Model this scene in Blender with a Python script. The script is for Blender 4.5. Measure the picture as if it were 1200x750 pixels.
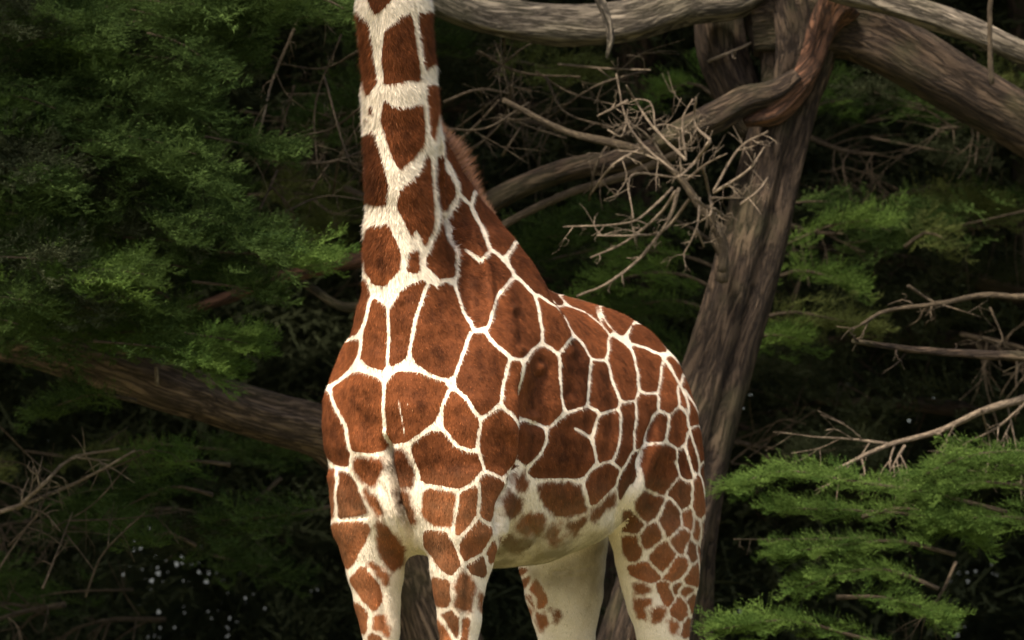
import bpy, math, random
import numpy as np
from mathutils import Vector, kdtree
from mathutils.bvhtree import BVHTree

for o in list(bpy.data.objects): bpy.data.objects.remove(o)
scene = bpy.context.scene
COL = scene.collection

# ---- camera ---------------------------------------------------------------
cam_d = bpy.data.cameras.new('camera'); cam = bpy.data.objects.new('camera', cam_d); COL.objects.link(cam)
cam.location = (0, -17, 1.15); cam.rotation_euler = (math.radians(90)+math.atan(385.0/5780.0), 0, 0)
cam_d.sensor_width = 36; cam_d.lens = 5780*36/1200.0; cam_d.clip_start = 0.5; cam_d.clip_end = 12000
cam_d.dof.use_dof = True; cam_d.dof.focus_distance = 17.3; cam_d.dof.aperture_fstop = 5.2
scene.camera = cam
# ---- sky and soft sun -----------------------------------------------------
SUN_EL, SUN_AZ = math.radians(57), math.radians(-152)      # azimuth from +Y, clockwise
w = bpy.data.worlds.new('World'); scene.world = w; w.use_nodes = True
wn = w.node_tree; bg = wn.nodes['Background']
sky = wn.nodes.new('ShaderNodeTexSky'); sky.sky_type = 'NISHITA'; sky.sun_disc = False
sky.sun_elevation = SUN_EL; sky.sun_rotation = SUN_AZ; sky.dust_density = 4.0; sky.air_density = 1.0; sky.ozone_density = 1.0
wn.links.new(sky.outputs[0], bg.inputs[0]); bg.inputs[1].default_value = 0.15
sd_ = bpy.data.lights.new('sun', 'SUN'); sun = bpy.data.objects.new('sun', sd_); COL.objects.link(sun)
sd_.energy = 3.6; sd_.angle = math.radians(10); sd_.color = (1.0, 0.93, 0.82)
sv = Vector((math.sin(SUN_AZ)*math.cos(SUN_EL), math.cos(SUN_AZ)*math.cos(SUN_EL), math.sin(SUN_EL)))
sun.rotation_euler = sv.to_track_quat('Z', 'Y').to_euler(); sun.location = (0, -5, 20)
scene.view_settings.view_transform = 'Standard'; scene.view_settings.look = 'None'
scene.view_settings.exposure = 1.3; scene.view_settings.gamma = 1.0
scene.render.engine = 'CYCLES'

# ---- helpers --------------------------------------------------------------
rng = np.random.default_rng(7)
def new_mesh(name, V, F, smooth=True, mat=None, attrs=None):
    """V (n,3); F (m,k) uniform polygons or a list of such arrays"""
    Fs = F if isinstance(F, list) else [F]
    me = bpy.data.meshes.new(name)
    V = np.asarray(V, np.float32)
    me.vertices.add(len(V)); me.vertices.foreach_set('co', V.ravel())
    nl = sum(f.size for f in Fs); npoly = sum(len(f) for f in Fs)
    me.loops.add(nl); me.polygons.add(npoly)
    me.loops.foreach_set('vertex_index', np.concatenate([f.ravel() for f in Fs]).astype(np.int32))
    tot = np.concatenate([np.full(len(f), f.shape[1]) for f in Fs]).astype(np.int32)
    st = np.concatenate([[0], np.cumsum(tot)[:-1]]).astype(np.int32)
    me.polygons.foreach_set('loop_start', st); me.polygons.foreach_set('loop_total', tot)
    me.polygons.foreach_set('use_smooth', np.full(npoly, smooth))
    for k, a in (attrs or {}).items():
        a = np.asarray(a, np.float32)
        at_ = me.attributes.new(k, 'FLOAT' if a.ndim == 1 else 'FLOAT_VECTOR', 'POINT')
        at_.data.foreach_set('value' if a.ndim == 1 else 'vector', a.ravel())
    me.update(calc_edges=True); me.validate()
    if mat: me.materials.append(mat)
    return me
def obj(name, me, parent=None, **props):
    o = bpy.data.objects.new(name, me); COL.objects.link(o)
    if parent is not None: o.parent = parent
    for k, v in props.items(): o[k] = v
    return o
def root_of(name, loc, label, category, group=None):
    o = bpy.data.objects.new(name, None); COL.objects.link(o); o.location = loc; o.empty_display_size = .3
    o['label'] = label; o['category'] = category
    if group: o['group'] = group
    return o
def nodes(name):
    m = bpy.data.materials.new(name); m.use_nodes = True; nt = m.node_tree; nt.nodes.clear()
    out = nt.nodes.new('ShaderNodeOutputMaterial')
    def N(t, **kw):
        n = nt.nodes.new(t)
        for k, v in kw.items():
            if k.startswith('i_'):
                key = k[2:].replace('_', ' ')
                n.inputs[int(key) if key.isdigit() else key].default_value = v
            else: setattr(n, k, v)
        return n
    return m, nt, out, N, nt.links.new
def math_n(N, L, op, a, b=None, c=None, clamp=False):
    n = N('ShaderNodeMath', operation=op, use_clamp=clamp)
    for i, v in enumerate((a, b, c)):
        if v is None: continue
        if isinstance(v, (int, float)): n.inputs[i].default_value = v
        else: L(v, n.inputs[i])
    return n.outputs[0]
def mixc(N, L, f, a, b):
    n = N('ShaderNodeMix', data_type='RGBA')
    for s, v in ((n.inputs[0], f), (n.inputs[6], a), (n.inputs[7], b)):
        if isinstance(v, (int, float)): s.default_value = v
        elif isinstance(v, tuple): s.default_value = v if len(v) == 4 else (*v, 1)
        else: L(v, s)
    return n.outputs[2]

# ---- materials ------------------------------------------------------------
def mat_coat():
    m, nt, out, N, L = nodes('giraffe_coat')
    pat = N('ShaderNodeAttribute', attribute_name='pat').outputs['Fac']
    soft = N('ShaderNodeAttribute', attribute_name='soft').outputs['Fac']
    rootv = N('ShaderNodeAttribute', attribute_name='root').outputs['Vector']
    skn = N('ShaderNodeAttribute', attribute_name='skn').outputs['Vector']
    mp = N('ShaderNodeMapping'); mp.inputs['Scale'].default_value = (260, 260, 75); L(rootv, mp.inputs[0])
    jag = N('ShaderNodeTexNoise', i_Scale=1.0, i_Detail=2.0); L(mp.outputs[0], jag.inputs['Vector'])
    big = N('ShaderNodeTexNoise', i_Scale=11.0, i_Detail=3.0); L(rootv, big.inputs['Vector'])
    fine = N('ShaderNodeTexNoise', i_Scale=420.0, i_Detail=1.0); L(rootv, fine.inputs['Vector'])
    j = math_n(N, L, 'MULTIPLY', math_n(N, L, 'SUBTRACT', jag.outputs[0], .5), .0105)
    wob = N('ShaderNodeTexNoise', i_Scale=34.0, i_Detail=3.0); L(rootv, wob.inputs['Vector'])
    p = math_n(N, L, 'ADD', math_n(N, L, 'ADD', pat, j), math_n(N, L, 'MULTIPLY', math_n(N, L, 'SUBTRACT', wob.outputs[0], .5), math_n(N, L, 'MULTIPLY', soft, 3.2)))
    mr = N('ShaderNodeMapRange', interpolation_type='SMOOTHSTEP')
    L(p, mr.inputs[0]); L(math_n(N, L, 'MULTIPLY', soft, -1.0), mr.inputs[1]); L(soft, mr.inputs[2])
    # brown: rusty at the rim, deeper in the heart of each patch
    inner = math_n(N, L, 'MULTIPLY', pat, 22.0, clamp=True)
    mo = N('ShaderNodeTexNoise', i_Scale=26.0, i_Detail=4.0, i_Roughness=.6); L(rootv, mo.inputs['Vector'])
    mo2 = N('ShaderNodeMapRange', i_1=.34, i_2=.62); L(mo.outputs[0], mo2.inputs[0])
    heart = math_n(N, L, 'MULTIPLY', math_n(N, L, 'MULTIPLY_ADD', inner, .65, .35), math_n(N, L, 'MULTIPLY_ADD', big.outputs[0], .7, math_n(N, L, 'MULTIPLY_ADD', mo2.outputs[0], .6, -.1)), clamp=True)
    br = mixc(N, L, heart, (.160, .047, .0145), (.028, .0086, .0029))
    sp = N('ShaderNodeMapRange', i_1=.68, i_2=.80); L(fine.outputs[0], sp.inputs[0])
    br = mixc(N, L, math_n(N, L, 'MULTIPLY', sp.outputs[0], .35), br, (.36, .19, .09))
    tone = N('ShaderNodeAttribute', attribute_name='tone').outputs['Fac']
    vt = N('ShaderNodeVectorMath', operation='SCALE'); L(br, vt.inputs[0]); L(tone, vt.inputs['Scale']); br = vt.outputs[0]
    f2 = N('ShaderNodeTexNoise', i_Scale=180.0, i_Detail=3.0); L(rootv, f2.inputs['Vector'])
    cr = mixc(N, L, f2.outputs[0], (.78, .625, .44), (.87, .75, .58))
    cr = mixc(N, L, math_n(N, L, 'MULTIPLY', big.outputs[0], .4), cr, (.70, .53, .36))
    gr = N('ShaderNodeAttribute', attribute_name='shade_dirt').outputs['Fac']  # dust on the legs, and shade painted into belly and chest colour
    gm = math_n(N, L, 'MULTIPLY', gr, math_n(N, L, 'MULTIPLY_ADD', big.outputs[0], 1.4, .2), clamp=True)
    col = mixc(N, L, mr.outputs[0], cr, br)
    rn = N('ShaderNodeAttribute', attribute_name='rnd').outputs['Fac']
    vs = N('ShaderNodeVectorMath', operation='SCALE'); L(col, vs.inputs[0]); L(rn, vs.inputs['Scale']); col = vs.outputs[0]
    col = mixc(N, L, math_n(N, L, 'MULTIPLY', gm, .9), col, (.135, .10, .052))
    bp = N('ShaderNodeBump', i_Strength=.35, i_Distance=.004)
    mp2 = N('ShaderNodeMapping'); mp2.inputs['Scale'].default_value = (330, 330, 90); L(rootv, mp2.inputs[0])
    bn = N('ShaderNodeTexNoise', i_Scale=1.0, i_Detail=3.0); L(mp2.outputs[0], bn.inputs['Vector'])
    L(bn.outputs[0], bp.inputs['Height']); L(skn, bp.inputs['Normal'])
    b = N('ShaderNodeBsdfPrincipled', i_Roughness=.72); b.inputs['Specular IOR Level'].default_value = .05
    b.inputs['Sheen Weight'].default_value = .0; b.inputs['Sheen Roughness'].default_value = .45
    L(col, b.inputs['Base Color']); L(bp.outputs[0], b.inputs['Normal']); L(b.outputs[0], out.inputs[0])
    return m
def mat_mane():
    m, nt, out, N, L = nodes('mane_hair')
    h = N('ShaderNodeAttribute', attribute_name='tint').outputs['Fac']
    col = mixc(N, L, h, (.10, .032, .012), (.36, .15, .055))
    b = N('ShaderNodeBsdfPrincipled', i_Roughness=.55); L(col, b.inputs['Base Color']); L(b.outputs[0], out.inputs[0])
    return m
def mat_bark(name, dark, light, moss=0.0, scale=1.0):
    m, nt, out, N, L = nodes(name)
    uv = N('ShaderNodeAttribute', attribute_name='bark').outputs['Vector']
    mp = N('ShaderNodeMapping'); mp.inputs['Scale'].default_value = (9*scale, 9*scale, 1.6*scale); L(uv, mp.inputs[0])
    n1 = N('ShaderNodeTexNoise', i_Scale=3.0, i_Detail=8.0, i_Roughness=.65); L(mp.outputs[0], n1.inputs['Vector'])
    wv = N('ShaderNodeTexNoise', i_Scale=2.0, i_Detail=2.0); L(uv, wv.inputs['Vector'])
    ad = N('ShaderNodeVectorMath', operation='MULTIPLY_ADD'); L(wv.outputs['Color'], ad.inputs[0]); ad.inputs[1].default_value = (.10/scale, .10/scale, .3/scale); L(uv, ad.inputs[2])
    mq = N('ShaderNodeMapping'); mq.inputs['Scale'].default_value = (38*scale, 38*scale, 4.5*scale); L(ad.outputs[0], mq.inputs[0])
    n3 = N('ShaderNodeTexNoise', i_Scale=1.0, i_Detail=5.0, i_Roughness=.6); L(mq.outputs[0], n3.inputs['Vector'])
    ab = math_n(N, L, 'ABSOLUTE', math_n(N, L, 'MULTIPLY_ADD', n3.outputs[0], 2.0, -1.0))
    rd = N('ShaderNodeMapRange', i_1=0.0, i_2=.22); L(ab, rd.inputs[0])
    f = math_n(N, L, 'ADD', math_n(N, L, 'MULTIPLY', n1.outputs[0], .6), math_n(N, L, 'MULTIPLY', rd.outputs[0], math_n(N, L, 'MULTIPLY', n3.outputs[0], .75)))
    rp = N('ShaderNodeMapRange', i_1=.30, i_2=.80); L(f, rp.inputs[0])
    col = mixc(N, L, rp.outputs[0], dark, light)
    if moss:
        n2 = N('ShaderNodeTexNoise', i_Scale=3.0, i_Detail=4.0); L(uv, n2.inputs['Vector'])
        r2 = N('ShaderNodeMapRange', i_1=.5, i_2=.7); L(n2.outputs[0], r2.inputs[0])
        col = mixc(N, L, math_n(N, L, 'MULTIPLY', r2.outputs[0], moss), col, (.075, .075, .028))
    bp = N('ShaderNodeBump', i_Strength=.9, i_Distance=.03/scale); L(f, bp.inputs['Height'])
    b = N('ShaderNodeBsdfPrincipled', i_Roughness=.9); b.inputs['Specular IOR Level'].default_value = .15
    L(col, b.inputs['Base Color']); L(bp.outputs[0], b.inputs['Normal']); L(b.outputs[0], out.inputs[0])
    return m
def mat_leaf(name, a, b_, trans=.3):
    m, nt, out, N, L = nodes(name)
    h = N('ShaderNodeAttribute', attribute_name='tint').outputs['Fac']
    col = mixc(N, L, h, a, b_)
    d = N('ShaderNodeBsdfDiffuse'); t = N('ShaderNodeBsdfTranslucent'); mx = N('ShaderNodeMixShader', i_0=trans)
    L(col, d.inputs[0]); L(col, t.inputs[0]); L(d.outputs[0], mx.inputs[1]); L(t.outputs[0], mx.inputs[2]); L(mx.outputs[0], out.inputs[0])
    return m
def mat_ground():
    m, nt, out, N, L = nodes('paddock_ground')
    g = N('ShaderNodeNewGeometry').outputs['Position']
    n1 = N('ShaderNodeTexNoise', i_Scale=.45, i_Detail=6.0); L(g, n1.inputs['Vector'])
    n2 = N('ShaderNodeTexNoise', i_Scale=9.0, i_Detail=6.0); L(g, n2.inputs['Vector'])
    c1 = mixc(N, L, n2.outputs[0], (.07, .085, .025), (.15, .16, .055)); c2 = mixc(N, L, n2.outputs[0], (.10, .075, .05), (.22, .17, .11))
    r = N('ShaderNodeMapRange', i_1=.48, i_2=.62); L(n1.outputs[0], r.inputs[0])
    col = mixc(N, L, r.outputs[0], c1, c2)
    bp = N('ShaderNodeBump', i_Strength=.6, i_Distance=.05); L(n2.outputs[0], bp.inputs['Height'])
    b = N('ShaderNodeBsdfPrincipled', i_Roughness=.95); L(col, b.inputs['Base Color']); L(bp.outputs[0], b.inputs['Normal']); L(b.outputs[0], out.inputs[0])
    return m
def mat_plain(name, c, r=.5):
    m, nt, out, N, L = nodes(name)
    n1 = N('ShaderNodeTexNoise', i_Scale=25.0, i_Detail=5.0)
    col = mixc(N, L, n1.outputs[0], tuple(x*.6 for x in c), tuple(min(1, x*1.35) for x in c))
    b = N('ShaderNodeBsdfPrincipled', i_Roughness=r); L(col, b.inputs['Base Color']); L(b.outputs[0], out.inputs[0])
    return m
COAT = mat_coat(); MANE = mat_mane()
BARK = mat_bark('cypress_bark', (.011, .0070, .0043), (.068, .045, .028), moss=.3)
BARK_GREY = mat_bark('grey_bark', (.024, .019, .013), (.185, .148, .106), moss=.25)  # greyer and lighter than the main bark
BARK_WARM = mat_bark('warm_bark', (.026, .017, .010), (.150, .098, .060), moss=.2)  # warmer and lighter than the main bark
BARK_RED = mat_bark('torn_red_bark', (.022, .012, .007), (.12, .056, .030))
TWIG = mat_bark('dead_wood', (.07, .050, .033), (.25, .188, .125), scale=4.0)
TWIG_DARK = mat_bark('shaded_twig_wood', (.026, .018, .011), (.100, .073, .043), scale=4.0)  # dead wood copy with shade put into its darker colour
LEAF_BRIGHT = mat_leaf('cypress_leaf_bright', (.025, .050, .011), (.105, .155, .033))  # brighter green than the plain leaf
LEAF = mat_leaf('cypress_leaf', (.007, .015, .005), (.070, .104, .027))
LEAF_DARK = mat_leaf('cypress_leaf_shaded', (.014, .018, .009), (.042, .046, .022), trans=.15)  # leaf copy with the background shade put into its colour
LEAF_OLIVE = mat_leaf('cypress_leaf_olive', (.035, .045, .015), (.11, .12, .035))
GROUND = mat_ground()
# ---- giraffe body: smooth implicit surface -------------------------------
CAM = np.array([0.0, -17.0, 1.15]); FPX = 5780.0; TILT = math.atan(385.0/5780.0)
FWD = np.array([0, math.cos(TILT), math.sin(TILT)]); UPV = np.array([0, -math.sin(TILT), math.cos(TILT)])
def proj(P):
    v = np.asarray(P, float) - CAM
    d = v @ FWD
    return 600+FPX*v[..., 0]/d, 375-FPX*(v @ UPV)/d, d
def at(px, py, Y):
    """world point at depth Y that a traced sketch point stands for"""
    r = FWD + UPV*((375-py)/FPX) + np.array([(px-600)/FPX, 0, 0])
    return CAM + r*((Y-CAM[1])/r[1])
GO = np.array([-0.45, 0.0, 0.0]); GH = math.radians(30)
BACK = np.array([math.sin(GH), math.cos(GH), 0]); LEFT = np.array([math.cos(GH), -math.sin(GH), 0])
def body_to_world(Q):
    return GO + Q[:, :1]*BACK + Q[:, 1:2]*LEFT + Q[:, 2:3]*np.array([0, 0, 1.0])

def pchip(x, xk, yk):
    xk = np.asarray(xk, float); yk = np.asarray(yk, float)
    h = np.diff(xk); dl = np.diff(yk)/h
    m = np.zeros_like(yk)
    for i in range(1, len(xk)-1):
        if dl[i-1]*dl[i] > 0:
            w1 = 2*h[i]+h[i-1]; w2 = h[i]+2*h[i-1]
            m[i] = (w1+w2)/(w1/dl[i-1]+w2/dl[i])
    m[0] = dl[0]; m[-1] = dl[-1]
    x = np.clip(x, xk[0], xk[-1]); i = np.clip(np.searchsorted(xk, x)-1, 0, len(h)-1)
    t = (x-xk[i])/h[i]
    return ((1+2*t)*(1-t)**2*yk[i] + t*(1-t)**2*h[i]*m[i] + t*t*(3-2*t)*yk[i+1] + t*t*(t-1)*h[i]*m[i+1])

class Field:
    def __init__(self, lo, hi, cell):
        self.lo = np.array(lo, float); self.c = cell
        self.n = np.ceil((np.array(hi)-self.lo)/cell).astype(int)+1
        self.F = np.full(self.n, 0.5, np.float32)
    def box(self, lo, hi):
        a = np.clip(((np.array(lo)-self.lo)/self.c).astype(int)-1, 0, self.n-1)
        b = np.clip(((np.array(hi)-self.lo)/self.c).astype(int)+3, 1, self.n)
        ax = [(self.lo[i]+self.c*np.arange(a[i], b[i])).astype(np.float32) for i in range(3)]
        return tuple(slice(a[i], b[i]) for i in range(3)), ax[0][:, None, None], ax[1][None, :, None], ax[2][None, None, :]
    def add(self, sl, d, k):
        f = self.F[sl]; h = np.maximum(k-np.abs(f-d), 0)/k
        self.F[sl] = np.minimum(f, d)-h*h*k*0.25
    def loft_z(self, keys, k=0.06):
        K = np.array(keys, float); z = K[:, 0]; o = np.argsort(z); K = K[o]; z = K[:, 0]
        M = K[:, 3:5].max()+0.15
        sl, S, L, Z = self.box((K[:, 1].min()-M, K[:, 2].min()-M, z[0]-.12), (K[:, 1].max()+M, K[:, 2].max()+M, z[-1]+.12))
        zz = Z.ravel(); cs, cl, a, b = [pchip(zz, z, K[:, i])[None, None, :].astype(np.float32) for i in (1, 2, 3, 4)]
        r = np.sqrt(((S-cs)/a)**2+((L-cl)/b)**2)
        d = (r-1)*np.minimum(a, b)
        e = np.maximum(z[0]-Z, Z-z[-1])
        self.add(sl, np.where(e > 0, np.sqrt(np.maximum(d, 0)**2+np.maximum(e, 0)**2), d), k)
    def loft_s(self, keys, k=0.06, taper=0.25):
        K = np.array(keys, float); s = K[:, 0]; M = K[:, 2:4].max()+.15
        sl, S, L, Z = self.box((s[0]-.15, -M, K[:, 1].min()-M-.2), (s[-1]+.15, M, K[:, 1].max()+M+.2))
        ss = S.ravel(); zt, zb, w = [pchip(ss, s, K[:, i])[:, None, None].astype(np.float32) for i in (1, 2, 3)]
        zc = (zt+zb)*.5; h = np.maximum((zt-zb)*.5, .02)
        t = (Z-zc)/h
        we = w*(1-taper*np.clip(t, -1, 1.1)-.30*np.clip(t, 0, 1.1)**3*np.clip((1.4-S)/.4, 0, 1))
        d = (np.sqrt((L/we)**2+t*t)-1)*np.minimum(w, h)
        e = np.maximum(s[0]-S, S-s[-1])
        self.add(sl, np.where(e > 0, np.sqrt(np.maximum(d, 0)**2+np.maximum(e, 0)**2), d), k)
    def chain(self, pts, k=0.05):
        for p, q in zip(pts[:-1], pts[1:]):
            p = np.array(p, np.float32); q = np.array(q, np.float32); r = max(p[3], q[3])+.12
            sl, S, L, Z = self.box(np.minimum(p[:3], q[:3])-r, np.maximum(p[:3], q[:3])+r)
            v = q[:3]-p[:3]; vv = float(v@v)
            t = np.clip(((S-p[0])*v[0]+(L-p[1])*v[1]+(Z-p[2])*v[2])/vv, 0, 1)
            d = np.sqrt((S-p[0]-t*v[0])**2+(L-p[1]-t*v[1])**2+(Z-p[2]-t*v[2])**2)-(p[3]+t*(q[3]-p[3]))
            self.add(sl, d, k)
    def ball(self, c, r, k=0.05):
        c = np.array(c, float); r = np.array(r, float)
        sl, S, L, Z = self.box(c-r-.12, c+r+.12)
        d = (np.sqrt(((S-c[0])/r[0])**2+((L-c[1])/r[1])**2+((Z-c[2])/r[2])**2)-1)*r.min()
        self.add(sl, d, k)
    def nets(self):
        F = self.F; neg = F < 0
        c8 = np.zeros(np.array(F.shape)-1, np.int8)
        for i in (0, 1):
            for j in (0, 1):
                for m in (0, 1):
                    c8 += neg[i:F.shape[0]-1+i, j:F.shape[1]-1+j, m:F.shape[2]-1+m]
        act = (c8 > 0) & (c8 < 8)
        idx = np.full(act.shape, -1, np.int64); C = np.argwhere(act); idx[act] = np.arange(len(C))
        acc = np.zeros((len(C), 3)); cnt = np.zeros(len(C))
        cor = [(i, j, m) for i in (0, 1) for j in (0, 1) for m in (0, 1)]
        val = {o: F[C[:, 0]+o[0], C[:, 1]+o[1], C[:, 2]+o[2]].astype(float) for o in cor}
        for o in cor:
            for ax in range(3):
                if o[ax] == 0:
                    q = list(o); q[ax] = 1; q = tuple(q)
                    a, b = val[o], val[q]; m = (a < 0) != (b < 0)
                    t = np.where(m, a/np.where(m, a-b, 1), 0)
                    p = np.tile(np.array(o, float), (len(C), 1)); p[:, ax] = t
                    acc[m] += p[m]; cnt += m
        V = self.lo+(C+acc/cnt[:, None])*self.c
        quads = []
        for ax in range(3):
            u, v = (ax+1) % 3, (ax+2) % 3
            s0 = [slice(None)]*3; s1 = [slice(None)]*3; s0[ax] = slice(0, -1); s1[ax] = slice(1, None)
            a = neg[tuple(s0)]; b = neg[tuple(s1)]
            E = np.argwhere(a != b); flip = a[tuple(E.T)]
            ok = (E[:, u] > 0) & (E[:, v] > 0) & (E[:, u] < F.shape[u]-1) & (E[:, v] < F.shape[v]-1)
            E = E[ok]; flip = flip[ok]
            def cell(du, dv):
                q = E.copy(); q[:, u] += du; q[:, v] += dv
                return idx[q[:, 0], q[:, 1], q[:, 2]]
            Q = np.stack([cell(-1, -1), cell(0, -1), cell(0, 0), cell(-1, 0)], 1)
            Q[~flip] = Q[~flip][:, ::-1]
            quads.append(Q)
        return V, np.concatenate(quads)

def giraffe_field(cell=0.014):
    G = Field((-0.85, -0.52, -0.02), (2.1, 0.52, 4.98), cell)
    # trunk of the body: s, top z, bottom z, half width
    G.loft_s([(.02, 2.15, 1.80, .12), (.10, 2.34, 1.64, .24), (.25, 2.52, 1.55, .315), (.45, 2.70, 1.47, .35),
              (.69, 2.70, 1.445, .385), (.8, 2.57, 1.44, .395), (.91, 2.515, 1.445, .40), (1.04, 2.487, 1.46, .395), (1.16, 2.465, 1.49, .39), (1.36, 2.44, 1.57, .36),
              (1.6, 2.405, 1.72, .31), (1.78, 2.33, 1.85, .22), (1.88, 2.2, 1.98, .10)], k=.05)
    # neck column: z, s, l, half depth, half width
    G.loft_z([(1.62, .30, 0, .10, .08), (1.8, .24, 0, .19, .18), (2.0, .205, 0, .20, .235), (2.2, .19, 0, .19, .225), (2.35, .19, 0, .19, .18), (2.5, .185, 0, .18, .150), (2.8, .16, 0, .165, .125),
              (3.1, .125, 0, .15, .113), (3.4, .075, 0, .14, .106), (3.8, -.03, 0, .125, .095), (4.2, -.15, 0, .11, .085), (4.4, -.2, 0, .10, .075)], k=.09)
    # thin crest behind the neck
    G.loft_z([(2.3, .45, 0, .40, .20), (2.55, .43, 0, .33, .115), (2.68, .43, 0, .27, .07), (2.8, .36, 0, .23, .06), (2.9, .31, 0, .17, .05),
              (2.97, .27, 0, .13, .045), (3.06, .21, 0, .09, .045), (3.4, .14, 0, .08, .04), (3.9, .03, 0, .09, .04), (4.25, -.06, 0, .08, .035)], k=.05)
    for sd in (1, -1):
        # shoulder blade and upper arm
        G.loft_z([(1.55, .28, .20*sd, .15, .12), (1.75, .28, .205*sd, .18, .145), (1.95, .28, .23*sd, .20, .155), (2.15, .34, .22*sd, .20, .15),
                  (2.4, .46, .14*sd, .16, .10), (2.6, .52, .08*sd, .10, .05)], k=.05)
        # fore leg
        G.loft_z([(0, .22, .165*sd, .085, .07), (.1, .23, .165*sd, .075, .062), (.2, .255, .165*sd, .05, .048), (.28, .26, .165*sd, .058, .052), (.4, .26, .165*sd, .042, .04),
                  (.7, .26, .165*sd, .045, .042), (.85, .25, .165*sd, .072, .064), (.97, .245, .163*sd, .08, .07), (1.08, .25, .16*sd, .075, .067), (1.18, .255, .158*sd, .08, .07), (1.32, .25, .168*sd, .105, .086),
                  (1.45, .245, .178*sd, .13, .108), (1.6, .25, .19*sd, .16, .125), (1.75, .26, .20*sd, .18, .14)], k=.05)
        # hind leg with thigh, hock and cannon
        r = 1.0 if sd > 0 else 1.12
        G.loft_z([(0, 1.62, .20*sd, .085, .07), (.1, 1.635, .20*sd, .072, .062), (.2, 1.67, .20*sd, .05, .048), (.28, 1.68, .20*sd, .056, .05), (.45, 1.70, .20*sd, .042, .04), (.75, 1.73, .20*sd, .05, .042),
                  (.92, 1.74, .20*sd, .078, .055), (1.02, 1.71, .20*sd, .095, .06), (1.13, 1.675, .205*sd, .115*r, .078*r), (1.29, 1.655, .205*sd, .15*r, .105*r), (1.45, 1.64, .205*sd, .195*r, .135), (1.6, 1.62, .20*sd, .235, .155),
                  (1.8, 1.60, .20*sd, .265, .165), (2.0, 1.57, .195*sd, .27, .155), (2.2, 1.56, .155*sd, .24, .11), (2.33, 1.56, .10*sd, .17, .05)], k=.04)
        # hooves
        G.loft_z([(0, .20, .165*sd, .095, .075), (.05, .205, .165*sd, .085, .068), (.1, .225, .165*sd, .065, .058)], k=.02)
        G.loft_z([(0, 1.60, .20*sd, .095, .075), (.05, 1.605, .20*sd, .085, .068), (.1, 1.625, .20*sd, .065, .058)], k=.02)
        # head: ear, horn, eye socket
        G.chain([(-.22, .06*sd, 4.50, .035), (-.19, .13*sd, 4.54, .045), (-.17, .22*sd, 4.55, .008)], k=.02)
        G.chain([(-.25, .045*sd, 4.52, .03), (-.21, .06*sd, 4.66, .026)], k=.03); G.ball((-.208, .061*sd, 4.675), (.032, .032, .026), k=.015)
        G.ball((-.38, .088*sd, 4.455), (.05, .035, .035), k=.04)
    G.chain([(-.2, 0, 4.36, .10), (-.28, 0, 4.44, .115), (-.45, 0, 4.38, .09), (-.66, 0, 4.22, .062), (-.72, 0, 4.17, .058)], k=.05)
    G.chain([(-.25, 0, 4.33, .07), (-.5, 0, 4.24, .05), (-.7, 0, 4.15, .042)], k=.04)
    G.chain([(1.80, 0, 2.25, .05), (1.90, 0, 2.10, .035), (1.93, 0, 1.8, .024), (1.93, 0, 1.35, .016)], k=.05)
    # belly sheath / chest keel
    G.ball((.30, 0, 1.65), (.26, .15, .15), k=.10)
    return G
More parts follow.
